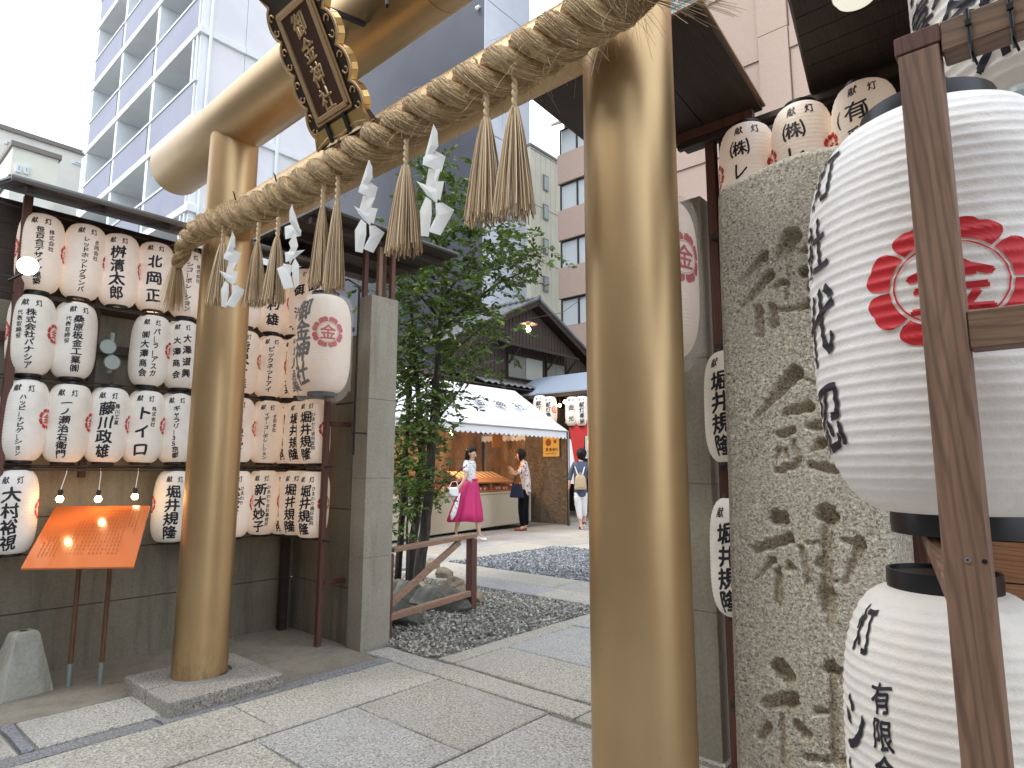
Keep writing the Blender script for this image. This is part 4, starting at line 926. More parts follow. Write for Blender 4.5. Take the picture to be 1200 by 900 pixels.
# ================================================================== LARGE LANTERNS AT RIGHT
HL, RL = .60, .183
ME_L, SP_L = lantern_mesh('lantern_body', HL, RL, .088, 36, .0020, 160, m_papb, 6, 0)
RING_L = ring_mesh(.092, .034, .006, True)
def big(x, y, z, label, rz=None, scale=1, tilt=(0, 0)):
    t = thing('large_lantern', label, 'lantern', (x, y, z), face_cam(x, y) if rz is None else rz, 'large white lanterns on the right')
    t.rotation_euler[0], t.rotation_euler[1] = tilt
    inst('lantern_body', ME_L, t); inst('ring', RING_L, t, (0, 0, .004), (math.pi, 0, 0)); inst('ring', RING_L, t, (0, 0, HL-.006))
    MB().cyl((0, 0, HL+.02), (0, 0, HL+.06), .008, 8).build('hook', m_iron, t)
    if scale != 1: t.scale = (scale,)*3
    return t
def put(t, VF, phi, m, name='inscription', eps=.0020):
    V, Fq = onto(VF, SP_L, R(phi), eps); return fast(name, V, Fq, m, t)
def dense(items, div=20, bold=.036): return lettering(items, div, bold)
xm = -.129; ym = 1.135
L1 = big(-.120, ym, 1.190, 'large white ribbed lantern with a red crest directly behind the cedar upright')
put(L1, dense([('灯', 0, HL*.86, .085, .8)]), -56, m_ink)
put(L1, dense([('社', 0, HL*.68, .095, .8), ('代', 0, HL*.47, .12, .8), ('忍', 0, HL*.23, .11, .8)]), -61, m_ink)
cV, cF = crest_flat(0, 0, .108, 26); cV = np.c_[cV[:, 0]*.93, cV[:, 1]*.80+HL*.50]; put(L1, (cV, cF), 3, m_red, 'crest')
L2 = big(-.155, 1.16, .50, 'large white ribbed lantern below the crested one, cut by the bottom edge'); L2.scale = (.80, .80, .96)
put(L2, dense([('灯', 0, HL*.90, .075, .8)]), -54, m_ink)
put(L2, dense(column('シーアイ', 0, HL*.74, HL*.16, .10, .85)), -58, m_ink)
put(L2, dense(column('有限会社', 0, HL*.80, HL*.47, .046, .95)), -36, m_ink)
U = big(.035, 1.60, 1.96, 'large white lantern high at the top right corner, above the cedar beam', scale=1.18)
put(U, dense([('楽', 0, HL*.18, .12), ('音', 0, HL*.42, .13), ('芸', 0, HL*.62, .12)]), -14, m_ink)
put(U, dense([('合', 0, HL*.24, .09), ('会', 0, HL*.40, .09), ('株', 0, HL*.55, .09)]), -36, m_ink)
put(U, dense(column('大喜意', 0, HL*.58, HL*.08, .09)), -60, m_ink)
U2 = big(.40, 1.42, 1.93, 'large white lantern partly outside the frame at the upper right', scale=1.1)
put(U2, dense([('神', 0, HL*.3, .13), ('御', 0, HL*.55, .13)]), -50, m_ink)
# white hanging lamp at the top
P = onY(1003, -6, 1.95); hl = thing('hanging_lamp', 'small white lamp shade cut by the top edge of the photo', 'lamp', P)
m_shade = mat('lamp shade paper', (.8, .8, .74), .3, emit=(1, .95, .8), es=.25)
MB().lathe([(0, -.028), (.03, -.026), (.052, -.014), (.062, .004), (.066, .05), (.06, .09), (.03, .12), (.01, .125)], 32).build('shade', m_shade, hl, smooth=True)
MB().lathe([(.058, .004), (.0645, .006), (.0645, .012), (.058, .014)], 32).build('rim', m_white, hl)
MB().cyl((0, 0, .12), (0, 0, .5), .004, 6).build('cord', m_black, hl)
# wire, grey box
P = onY(1203, 140, 1.3); gb = thing('grey_box', 'dark grey rounded lamp housing at the right edge under the upper lantern', 'lamp housing', P)
MB().box((-.022, -.05, -.07), (.06, .05, .045)).build('housing', m_grey, gb, bev=.014, seg=3)
# ================================================================== CEDAR FRAME
Yf = .90; pf = thing('cedar_frame', 'weathered cedar frame of one upright and rails in front of the large lanterns', 'frame', (-.095, Yf, 0))
px0, px1 = -.1165, -.0725
def leanx(z): return 0
T1 = onY(1111, 66, Yf); T2 = onY(1062, 62, Yf)
ztop_ = float(onY(1088, 64, Yf)[2])
V = []
MB().box((px0+.095, -.02, -.03), (px1+.095, .02, ztop_)).build('upright', m_woodp, pf, bev=.0015)
MB().box((px0+.095-.003, -.0205, ztop_+.001), (px1+.095+.002, .0205, ztop_+.026)).build('beam_end', m_redw, pf, bev=.0015)
MB().box((px1+.0975, -.0195, ztop_-.014), (1.3, .0215, ztop_+.0255)).build('top_beam', m_woodx, pf, bev=.0015)
za, zb = float(onY(1147, 366, Yf)[2]), float(onY(1150, 410, Yf)[2])
MB().box((px1+.0955, -.017, zb), (1.3, .019, za)).build('middle_rail', m_woodx, pf, bev=.0015)
for px_ in (1136, 1186):
    P = onY(px_, 30, Yf)[0]+.095
    MB().box((P-.002, -.0235, ztop_-.018), (P+.002, .0245, ztop_+.0285)).build('cable_tie', m_black, pf, bev=.0008)
    MB().box((P-.003, -.026, ztop_+.005), (P+.003, -.0215, ztop_+.012)).build('tie_head', m_black, pf)
    MB().tube([(P, .0, ztop_-.018), (P+.004, .002, ztop_-.035)], .0016, 5).build('tie_tail', m_black, pf)
P = onY(1134, 656, .88); q_ = (P[0]+.095, -.0206, P[2])
MB().tube([q_, (q_[0], q_[1]-.0015, q_[2])], .0032, 14).build('screw', m_screw, pf)
MB().tube([(q_[0], q_[1]-.0016, q_[2]-.001), (q_[0], q_[1]-.0016, q_[2]+.001)], .0012, 6).build('screw_slot', m_iron, pf)
P = onY(1154, 658, .88); MB().tube([(P[0]+.095, -.0206, P[2]), (P[0]+.095, -.0208, P[2])], .0026, 12).build('screw_hole', m_iron, pf)
MB().tube([(.0, .09, 1.09), (-.03, .2, 1.12), (-.05, .24, 1.17)], .0025, 6).build('wire', m_black, pf)
MB().beam((.0, .03, 1.06), (-.06, .2, 1.17), .03, .02).build('inner_brace', m_woodp, pf)
# ================================================================== TREE
m_bark = mat('dark bark', (.05, .042, .035), .85); v = coord(m_bark, 'World', (9, 9, 1.5)); bn = noise(m_bark, v, 4, 6, .7)
setc(m_bark, ramp(m_bark, bn, [(.35, (.02, .018, .015)), (.55, (.055, .045, .038)), (.75, (.10, .09, .075))])); bump(m_bark, bn, .6, .01)
def leafmat(name, stops):
    m = mat(name, (.06, .1, .03), .42); isl = N(m, 'ShaderNodeNewGeometry').outputs['Random Per Island']; setc(m, ramp(m, isl, stops))
    m.node_tree.nodes['Principled BSDF'].inputs['Subsurface Weight'].default_value = 0
    tr = N(m, 'ShaderNodeBsdfTranslucent'); tr.inputs['Color'].default_value = (.12, .20, .03, 1); mx = N(m, 'ShaderNodeMixShader'); mx.inputs[0].default_value = .22
    L = m.node_tree.links; L.new(m.node_tree.nodes['Principled BSDF'].outputs[0], mx.inputs[1]); L.new(tr.outputs[0], mx.inputs[2]); L.new(mx.outputs[0], m.node_tree.nodes['Material Output'].inputs[0]); return m
m_leaf = leafmat('evergreen leaves', [(0, (.024, .05, .014)), (.4, (.055, .105, .02)), (.75, (.11, .17, .03)), (1, (.19, .23, .045))])
m_leafy = leafmat('young leaves', [(0, (.08, .16, .03)), (.5, (.16, .24, .05)), (1, (.28, .30, .08))])
def leaves(name, cen, nrm_dir, size, m, parent, org):
    """cen (n,3), direction (n,3) of the blade; folded pointed leaf of 6 vertices"""
    n = len(cen); d = nrm_dir/np.linalg.norm(nrm_dir, axis=1)[:, None]; up = rng.normal(0, .5, (n, 3))+np.array([0, 0, 1.]); s_ = np.cross(d, up); s_ /= np.linalg.norm(s_, axis=1)[:, None]; u = np.cross(s_, d)
    L_ = size.reshape(-1, 1); W = L_*.24
    P = [cen, cen+d*L_*.35+s_*W+u*L_*.05, cen+d*L_*.7+s_*W*.75+u*L_*.03, cen+d*L_-u*L_*.08, cen+d*L_*.7-s_*W*.75+u*L_*.03, cen+d*L_*.35-s_*W+u*L_*.05, cen+d*L_*.5]
    V = np.stack(P, 1).reshape(-1, 3)-org; b = (np.arange(n)*7)[:, None, None]; t = np.array([(0, 1, 6), (1, 2, 6), (2, 3, 6), (3, 4, 6), (4, 5, 6), (5, 0, 6)])[None]
    o = fast(name, V, (b+t).reshape(-1, 3), m, parent); o['kind'] = 'stuff'; return o
TD = 6.95   # distance of the tree along the view
def at(px, py, d): r = ray(px, py); return C0+r*d
def sprays(blobs, per, size=.062):
    C = []; D = []
    tw = []
    for (px, py, rx, ry_, n) in blobs:
        for _ in range(n):
            a = rng.normal(0, .5, 3); dpt = TD+rng.normal(0, .42); base = at(px+a[0]*rx, py+a[1]*ry_, dpt)
            dr = rng.normal(0, 1, 3)*np.array([1, 1, .55])+np.array([0, 0, .05]); dr /= np.linalg.norm(dr); L_ = rng.uniform(.14, .30); k = per
            pts = [base+dr*L_*q/3+np.array([0, 0, -.25*L_*(q/3)**2]) for q in range(4)]; tw.append(pts)
            for j in range(k):
                t = (j+.5)/k; p = base+dr*L_*t+np.array([0, 0, -.25*L_*t*t]); s_ = np.cross(dr, (0, 0, 1)); s_ /= np.linalg.norm(s_)+1e-6
                sd_ = s_*(1 if j % 2 else -1)*rng.uniform(.5, 1)+dr*rng.uniform(.4, 1)+np.array([0, 0, rng.normal(-.1, .3)])
                C.append(p); D.append(sd_)
    return np.array(C), np.array(D), tw
blobs = [(505, 205, 32, 26, 26), (540, 225, 34, 30, 30), (490, 250, 30, 30, 26), (545, 270, 48, 34, 50), (500, 300, 46, 36, 52), (560, 320, 46, 34, 50), (600, 310, 40, 20, 24), (620, 296, 28, 10, 12), (595, 275, 26, 20, 16),
         (480, 345, 40, 40, 60), (540, 355, 52, 34, 60), (570, 385, 40, 24, 26), (505, 400, 52, 38, 70), (475, 420, 30, 36, 50), (550, 425, 34, 20, 20), (500, 455, 48, 34, 60), (475, 500, 32, 40, 62), (508, 505, 28, 30, 40),
         (534, 548, 22, 12, 10), (475, 560, 26, 34, 44), (500, 565, 28, 26, 40), (470, 600, 20, 18, 16), (520, 470, 26, 20, 18), (440, 300, 40, 60, 30), (450, 380, 30, 50, 26)]
blobs = [(a, b, c, d, int(e*1.25)) for a, b, c, d, e in blobs]
C_, D_, tw = sprays(blobs, 14)
rel = C_-C0; zz_ = rel@FW; pxx = 600+F_PX*(rel@RT)/zz_; pyy = 450-F_PX*(rel@UP)/zz_
keep = ~((pxx > 522+rng.normal(0, 5, len(pxx))) & (pyy > 512)); C_, D_ = C_[keep], D_[keep]
torg = onZ(492, 676); tree = thing('evergreen_tree', 'multi stemmed dark evergreen tree rising beside the left gate post', 'tree', torg)
mask = rng.uniform(0, 1, len(C_)) < .74
leaves('crown', C_[mask], D_[mask], rng.uniform(.05, .085, mask.sum()), m_leaf, tree, torg)
leaves('young_leaf', C_[~mask], D_[~mask], rng.uniform(.045, .07, (~mask).sum()), m_leafy, tree, torg)
ribbons('twig', np.array(tw)-torg, np.full(len(tw), .0022), m_bark, tree)
def limb(pxs, d0, d1, r0, r1, name='trunk', z0=None):
    P = [at(a, b, d0+(d1-d0)*i/(len(pxs)-1)) for i, (a, b) in enumerate(pxs)]
    P, _ = resample(np.array(P), .12); n = len(P); P = P+rng.normal(0, .006, P.shape)
    if z0 is not None: P[0, 2] = z0
    MB().tube(P-torg, np.linspace(r0, r1, n), 10).build(name, m_bark, tree, smooth=True)
limb([(490, 678), (500, 600), (508, 500), (515, 400), (520, 350), (523, 270), (520, 215)], 6.6, TD, .062, .014, z0=-.05)
limb([(482, 664), (487, 610), (494, 540), (492, 470), (484, 400), (478, 330)], 6.9, 7.1, .05, .016, z0=-.05)
limb([(467, 666), (472, 600), (474, 540), (480, 470), (481, 380)], 7.0, 7.2, .04, .014, z0=-.05)
limb([(476, 655), (478, 560), (477, 480), (478, 430)], 7.2, 7.3, .014, .01, z0=-.05)
for pts, a, b in (([(518, 385), (560, 345), (600, 325), (635, 305)], .022, .006), ([(516, 375), (490, 345), (470, 325)], .018, .006), ([(519, 350), (545, 320), (560, 290)], .018, .006), ([(521, 300), (500, 270), (490, 240)], .014, .005), ([(508, 500), (530, 470), (548, 440)], .016, .005), ([(500, 590), (520, 560), (548, 545)], .012, .005), ([(492, 560), (470, 520), (462, 500)], .012, .005), ([(505, 450), (540, 400), (570, 380)], .016, .005)):
    limb(pts, TD, TD, a, b, 'branch')
# rocks round the tree foot
m_rock = mat('dark garden rock', (.10, .10, .09), .85); v = coord(m_rock, 'World'); rn = noise(m_rock, v, 5, 8, .7); setc(m_rock, ramp(m_rock, rn, [(.3, (.035, .036, .034)), (.5, (.09, .09, .08)), (.72, (.20, .19, .155))])); bump(m_rock, noise(m_rock, v, 18, 6, .7), .7, .02)
m_rock2 = mat('tan garden rock', (.3, .25, .18), .85); v = coord(m_rock2, 'World'); rn = noise(m_rock2, v, 8, 8, .7); setc(m_rock2, ramp(m_rock2, rn, [(.3, (.10, .08, .06)), (.55, (.30, .24, .17)), (.75, (.46, .40, .31))])); bump(m_rock2, noise(m_rock2, v, 18, 6, .7), .7, .02)
def rock(P, s_, m, label, grp='rocks around the tree foot', flat=1.):
    bm = bmesh.new(); bmesh.ops.create_icosphere(bm, subdivisions=3, radius=1)
    ph = rng.uniform(0, 6, 3); pl = [(lambda a: a/np.linalg.norm(a))(rng.normal(0, 1, 3)) for _ in range(9)]; ds = rng.uniform(.62, .9, 9)
    for v_ in bm.verts:
        c = np.array(v_.co)
        for nrm_, d_ in zip(pl, ds):
            e = c@nrm_-d_
            if e > 0: c = c-nrm_*e*.9
        c *= 1+.05*math.sin(c[0]*7+ph[0])+.04*math.sin(c[1]*9+ph[1])+.03*math.sin(c[2]*13+ph[2]); v_.co = c*np.array(s_)*np.array([1, 1, flat])
    me = bpy.data.meshes.new('garden_rock'); bm.to_mesh(me); bm.free(); me.materials.append(m); o = bpy.data.objects.new('garden_rock', me); COL.objects.link(o); o.location = P; me.shade_smooth(); me.set_sharp_from_angle(angle=R(30))
    tag(o, label, 'rock', grp); return o
rk_ = [((515, 705), .0, (.34, .22, .17), m_rock, 'largest dark rock behind the barrier with a flat sloping face', 4.15),
       ((470, 722), .0, (.22, .18, .13), m_rock, 'dark rock at the lower left behind the barrier', 3.9), ((478, 700), .0, (.17, .15, .17), m_rock, 'squat grey rock right of the gate post foot, under the tan stones', 4.3),
       ((540, 700), 0, (.10, .12, .12), m_rock2, 'tan rock by the right upright of the barrier', 4.5), ((556, 700), 0, (.10, .09, .07), m_rock2, 'small tan rock just outside the barrier', 4.45),
       ((520, 672), 0, (.10, .12, .09), m_rock2, 'tan rock beyond the barrier, right of the trunks', 5), ((506, 662), 0, (.11, .1, .1), m_rock2, 'brown rock leaning on the right trunk', 5), ((532, 684), 0, (.13, .12, .08), m_rock2, 'pale knobbly rock above the dark flat one', 4.9),
       ((470, 690), 0, (.15, .12, .12), m_rock, 'round grey rock in front of the trunks', 4.6), ((455, 660), 0, (.16, .16, .14), m_rock2, 'brown rock half hidden by the gate post', 5), ((495, 690), 0, (.14, .12, .09), m_rock2, 'low rock between trunk and barrier brace', 4.6)]
for (p, z, s_, m, lab, _) in rk_:
    P = onZ(p[0], p[1], .04); rock((P[0], P[1], .03), s_, m, lab)
# ================================================================== TENT AND STALL
tx0, ty0, ty1 = -8.70, 5.2, 11.9; rx = -10.35; ez, rz_ = 2.17, 3.25
m_canv = mat('white canvas', (.80, .82, .85), .6); bump(m_canv, noise(m_canv, coord(m_canv, 'World'), 3, 4, .6), .12, .05)
tent = thing('event_tent', 'white canvas event tent with scalloped edge and shrine lettering over the stall', 'tent', (rx, 8.5, 0))
def grid(name, A_, B2, C2, D2, nu, nv, m, parent, sag=0, two=.004, org=(0, 0, 0)):
    A_, B2, C2, D2 = map(lambda a: np.array(a, float), (A_, B2, C2, D2)); nn = np.cross(B2-A_, D2-A_); nn /= np.linalg.norm(nn); V = []
    for lay in (0, 1):
        for j in range(nv+1):
            for i in range(nu+1):
                u, v_ = i/nu, j/nv; p = A_*(1-u)*(1-v_)+B2*u*(1-v_)+C2*u*v_+D2*(1-u)*v_; p = p+nn*(sag*math.sin(math.pi*v_)*(abs(math.sin(math.pi*u*3))*.6+.4)-lay*two); V.append(p-np.array(org))
    W = nu+1; K = W*(nv+1); F_ = [(j*W+i, j*W+i+1, j*W+W+i+1, j*W+W+i) for j in range(nv) for i in range(nu)]; F_ = F_+[tuple(K+x for x in f[::-1]) for f in F_]
    return raw(name, V, F_, m, parent, True)
O_ = (rx, 8.5, 0)
grid('canopy', (tx0, ty0, ez), (tx0, ty1, ez), (rx, ty1, rz_), (rx, ty0, rz_), 36, 10, m_canv, tent, -.03, org=O_)
grid('canopy', (rx, ty0, rz_), (rx, ty1, rz_), (2*rx-tx0, ty1, ez), (2*rx-tx0, ty0, ez), 24, 8, m_canv, tent, -.03, org=O_)
b = MB(); nsc = 48
for (x_, ya, yb) in ((tx0, ty0, ty1),):
    for i in range(nsc):
        u0, u1 = ya+(yb-ya)*i/nsc, ya+(yb-ya)*(i+1)/nsc
        pts = [(x_, u0, ez+.01), (x_, u1, ez+.01), (x_, u1, ez-.15)]+[(x_+.008*math.sin(i), u1+(u0-u1)*t, ez-.15-.045*math.sin(math.pi*t)) for t in (.25, .5, .75)]+[(x_, u0, ez-.15)]
        b.prism([(p[0]-O_[0], p[1]-O_[1], p[2]) for p in pts], .003, (1, 0, 0))
b.build('valance', m_canv, tent)
b = MB(); 
for i in range(24):
    u0, u1 = tx0+(2*(rx-tx0))*i/24, tx0+(2*(rx-tx0))*(i+1)/24
    pts = [(u0, ty1, ez+.01), (u1, ty1, ez+.01), (u1, ty1, ez-.15)]+[(u1+(u0-u1)*t, ty1, ez-.15-.045*math.sin(math.pi*t)) for t in (.25, .5, .75)]+[(u0, ty1, ez-.15)]
    b.prism([(p[0]-O_[0], p[1]-O_[1], p[2]) for p in pts], .003, (0, 1, 0))
b.build('valance', m_canv, tent)
# lettering on the slope: 御金神社 reads from below
sl_ = np.array([rx-tx0, 0, rz_-ez]); sl_ /= np.linalg.norm(sl_); nrm_ = np.array([-(rz_-ez), 0, rx-tx0]); nrm_ = -nrm_/np.linalg.norm(nrm_)
if nrm_[2] < 0: nrm_ = -nrm_
m_inkg = mat('grey canvas print', (.10, .11, .14), .7)
for i, ch in enumerate('御金神社'):
    c = onX((519, 560, 585, 607)[i], (470, 479, 480, 481)[i], -9.5); Vg, Fg = glyph(ch, 3, .03); yc = c[1]
    P = np.array([tx0, yc, ez])+sl_*.95; V = P[None]+np.outer(Vg[:, 0]*.36, (0, 1, 0))+np.outer(Vg[:, 1]*.36, sl_)+nrm_*.05
    # keep clear of the sagging cloth
    fast('lettering', V-np.array(O_), Fg, m_inkg, tent)
m_pipe = mat('galvanised pipe', (.42, .42, .43), .35, .8)
for x_, y_ in ((tx0+.02, ty1-.03), (tx0+.02, 6.62), (-12, ty1-.03), (tx0+.02, 9.2) if 0 else (-12, 5.3)): MB().tube([(x_-O_[0], y_-O_[1], -.02), (x_-O_[0], y_-O_[1], ez)], .019, 10).build('pole', m_pipe, tent, smooth=True)
for a, c in (((tx0+.02, ty0, ez-.02), (tx0+.02, ty1, ez-.02)), ((tx0, ty1-.03, ez-.02), (2*rx-tx0, ty1-.03, ez-.02)), ((rx, ty1-.03, rz_-.02), (rx, ty0, rz_-.02)), ((tx0, ty1-.03, ez-.02), (rx, ty1-.03, rz_-.02)), ((2*rx-tx0, ty1-.03, ez-.02), (rx, ty1-.03, rz_-.02))):
    MB().tube([np.array(a)-O_, np.array(c)-O_], .014, 8).build('roof_bar', m_pipe, tent)
# side and rear sheets of brown translucent vinyl
m_vin = mat('brown vinyl sheet', (.17, .115, .075), .35); v = coord(m_vin, 'World', (1, 1, .5)); vn = noise(m_vin, v, 3, 6, .6, 1.5); setc(m_vin, ramp(m_vin, vn, [(.3, (.14, .10, .075)), (.55, (.22, .14, .085)), (.8, (.33, .20, .11))])); bump(m_vin, noise(m_vin, v, 6, 5, .6, 2), .8, .05)
m_gap = mat('grey brown vinyl sheet', (.13, .12, .10), .3); v = coord(m_gap, 'World'); vn = noise(m_gap, v, 4, 6, .65, 2); setc(m_gap, ramp(m_gap, vn, [(.3, (.10, .085, .065)), (.6, (.17, .135, .10)), (.85, (.26, .22, .18))])); bump(m_gap, noise(m_gap, v, 5, 5, .6, 2), .9, .06)
def curtain(name, p, q, z0, z1, m, parent, org, amp=.02, n=40):
    p = np.array(p, float); q = np.array(q, float); d = q-p; L_ = np.linalg.norm(d); d /= L_; nn = np.array([-d[1], d[0]]); V = []; nz_ = 8
    for lay in (0, 1):
        for j in range(nz_+1):
            for i in range(n+1):
                t = i/n; z = z0+(z1-z0)*j/nz_; o_ = amp*(math.sin(t*L_*9+2*math.sin(j*.5))+.5*math.sin(t*L_*23+j))*(1-.5*j/nz_)+lay*.004; V.append((p[0]+d[0]*L_*t+nn[0]*o_-org[0], p[1]+d[1]*L_*t+nn[1]*o_-org[1], z))
    W = n+1; K = W*(nz_+1); F_ = [(j*W+i, j*W+i+1, j*W+W+i+1, j*W+W+i) for j in range(nz_) for i in range(n)]; F_ = F_+[tuple(K+x for x in f[::-1]) for f in F_]
    return raw(name, V, F_, m, parent, True)
curtain('rear_sheet', (-11.4, 5.3), (-11.4, 11.8), .0, 2.6, m_vin, tent, O_, .05, 70)
curtain('side_sheet', (tx0+.05, ty1-.01), (-10.0, ty1-.01), .02, ez-.02, m_gap, tent, O_, .02, 30)
curtain('side_sheet', (-10.02, ty1+.02), (-11.4, ty1+.02), .6, ez+.2, m_vin, tent, O_, .03, 24)
MB().box((tx0-.0-O_[0], ty1-.06-O_[1], .0), (tx0+.03-O_[0], ty1-.03-O_[1], ez)).build('edge_strip', m_darkw, tent)
# counter
A2 = onZ(516, 632)+0; A2 = np.array([-9.02, 8.1]); B3 = np.array([-9.72, 11.78]); dv = (B3-A2)/np.linalg.norm(B3-A2); A2 = A2-dv*2.6
ct = thing('stall_counter', 'long stall counter draped in cream cloth under the tent', 'counter', (A2[0], A2[1], 0)); ct.rotation_euler = (0, 0, math.atan2(dv[1], dv[0])); Lc = float(np.linalg.norm(B3-A2))
m_cream = mat('cream cloth', (.50, .45, .34), .8); bump(m_cream, noise(m_cream, coord(m_cream, 'World', (1, 1, .3)), 5, 4, .6, 1), .3, .03)
MB().box((0, .0, .05), (Lc, 1.0, .74)).build('cloth_front', m_cream, ct, bev=.012, seg=2)
MB().box((0, -.02, .742), (Lc, 1.02, .78)).build('table_top', m_cream, ct, bev=.006)
m_tray = wood('warm stall timber', (.42, .20, .08), (.30, .13, .05), 0)
m_charm = mat('red charms', (.5, .08, .05), .5); m_charmw = mat('pale charms', (.7, .6, .45), .5)
tr = thing('display_case', 'stepped wooden display tray of small charms on the stall counter', 'display', (A2[0]+dv[0]*3.6, A2[1]+dv[1]*3.6, .78)); tr.rotation_euler = ct.rotation_euler
MB().box((-.9, .05, 0), (2.35, .85, .05)).build('tray', m_tray, tr)
for i in range(3): MB().box((-.9, .12+i*.22, .051), (2.35, .16+i*.22, .12+i*.06)).build('partition', m_tray, tr)
MB().add([(0, .0, .20), (1.9, .0, .20), (1.9, .55, .42), (0, .55, .42), (0, .0, .225), (1.9, .0, .225), (1.9, .55, .445), (0, .55, .445)], [(0, 3, 2, 1), (4, 5, 6, 7), (0, 1, 5, 4), (1, 2, 6, 5), (2, 3, 7, 6), (3, 0, 4, 7)]).build('case_roof', m_tray, tr)
for i in range(9): MB().add([(.12+i*.2, .02, .2265), (.17+i*.2, .02, .2265), (.17+i*.2, .53, .4305+.016), (.12+i*.2, .53, .4305+.016)], [(0, 1, 2, 3)]).build('case_slat', m_charmw, tr)
for xx in (0, .95, 1.9): MB().box((xx-.02, .5, .05), (xx+.02, .54, .42)).build('case_post', m_tray, tr); MB().box((xx-.015, .0, .05), (xx+.015, .03, .2)).build('case_post', m_tray, tr)
b = [MB(), MB()]
for i in range(60):
    for j in range(4):
        x_ = -.85+i*.053; y_ = .08+j*.2; b[random.random() < .45].box((x_, y_-.015, .06+j*.03), (x_+.03, y_+.015, .10+j*.03+random.uniform(0, .03)))
for q, m in ((0, m_charm), (1, m_charmw)): o = b[q].build('charm', m, tr); o['kind'] = 'stuff'
m_sign = mat('lit yellow poster', (.75, .50, .13), .6)
P = onY(646, 522, ty1-.06); po = thing('poster', 'yellow poster with a brown round figure hanging on the tent side sheet', 'poster', (P[0], ty1-.07, P[2]))
hw_, hh = .24, .26; MB().box((-hw_, 0, -hh), (hw_, .008, hh)).build('sheet', m_sign, po)
MB().tube([(-.08, -.002, .07), (-.08, -.0008, .07)], .085, 20).build('printed_figure', mat('brown print', (.28, .08, .02), .6), po)
MB().tube([(.12, -.002, .09), (.12, -.0008, .09)], .045, 16).build('printed_figure', MAT['brown print'], po)
V, Fq = lettering([('開', -.12, -.1, .09), ('運', -.02, -.1, .09), ('御', .08, -.1, .09), ('守', .17, -.1, .09)]+[('金', -.16+.05*i, -.19, .04) for i in range(7)], 2, .03); fast('printed_text', np.c_[V[:, 0], np.full(len(V), -.0015), V[:, 1]], Fq, MAT['brown print'], po)
P = onX(614, 512, -10.6); po = thing('wooden_sign', 'pale upright wooden sign board behind the stall counter', 'sign', (-10.4, 11.3, P[2])); MB().box((0, -.18, -.32), (.02, .18, .4)).build('board', m_tray, po)
point('stall_light', (-9.9, 9.3, 2.0), 42, (1, .60, .30), .08); bpy.data.objects['stall_light'].location = (-9.9, 9.3, 1.95)
lt = thing('stall_bulb', 'warm bulb hanging under the tent above the display tray', 'bulb', (-9.9, 9.3, 2.05)); MB().lathe([(0, -.05), (.025, -.04), (.032, -.015), (.028, .01), (.016, .03), (.014, .06), (0, .06)], 14).build('bulb_glass', m_bulb, lt, smooth=True); MB().tube([(0, 0, .06), (0, 0, 1.0)], .004, 5).build('cord', m_black, lt)
bpy.data.objects['stall_light'].parent = lt; bpy.data.objects['stall_light'].location = (0, 0, -.12)
P = onX(476, 434, -10.9); lt2 = thing('stall_bulb', 'small warm bulb glowing through the tree above the white tent', 'bulb', P); MB().lathe([(0, -.05), (.03, -.04), (.04, -.01), (.03, .02), (0, .05)], 14).build('bulb_glass', m_bulb, lt2, smooth=True); MB().tube([(0, 0, .05), (0, 0, .5)], .004, 5).build('cord', m_black, lt2)
# ================================================================== HOUSE
hx = -13.0; pk = onX(621, 356, hx); ev = onX(683, 422, hx); sl2 = (pk[2]-ev[2])/(ev[1]-pk[1]); hw_ = 4.1; zb_ = 3.3
house = thing('wooden_house', 'dark brown boarded house with a tiled gable roof behind the tent', 'house', (hx, pk[1], 0)); yp, zp = pk[1], pk[2]-.12
# gable wall of upright boards with battens
nbd = int(2*hw_/.17)
for i in range(nbd):
    ya, yb = -hw_+i*.17, -hw_+(i+1)*.17; za_, zb2 = zp-abs(ya)*sl2, zp-abs(yb)*sl2
    MB().add([(x_, y_, z_) for x_ in (-.03, 0) for y_, z_ in ((ya+.002, zb_), (yb-.002, zb_), (yb-.002, zb2), (ya+.002, za_))], [(0, 3, 2, 1), (4, 5, 6, 7), (0, 1, 5, 4), (1, 2, 6, 5), (2, 3, 7, 6), (3, 0, 4, 7)]).build('siding_board', m_house, house)
    MB().box((.0, ya-.012, zb_), (.018, ya+.012, za_-.02)).build('batten', m_house, house)
MB().box((-6, -hw_, 0), (-.04, hw_, 4.2)).build('wall', m_house, house)
# tiled roof: courses of curved tiles on both slopes, projecting over the gable
m_tile = mat('grey roof tile', (.15, .155, .16), .5); v = coord(m_tile, 'World'); tn = noise(m_tile, v, 3, 6, .7); setc(m_tile, ramp(m_tile, tn, [(.3, (.09, .095, .10)), (.55, (.17, .175, .18)), (.75, (.26, .26, .25))]))
def tile_mesh(w_, L_):
    b = MB(); n = 6; V = []
    for j in (0, 1):
        for i in range(n+1): a = i/n; V.append((w_*a, -.04*j*0+L_*j, .022*math.cos(a*2*math.pi)+.03*(1-j)))
    V += [(x_, y_, z_-.02) for x_, y_, z_ in V]; W = n+1
    F_ = [(i, i+1, W+i+1, W+i) for i in range(n)]+[(2*W+i, 3*W+i, 3*W+i+1, 2*W+i+1) for i in range(n)]+[(i, 2*W+i, 2*W+i+1, i+1) for i in range(n)]
    o = b.add(V, F_).build('tile', m_tile); o.data.shade_smooth(); me = o.data; bpy.data.objects.remove(o); return me
TM = tile_mesh(.27, .30); ang = math.atan(sl2); cnt = 0; far = MB()
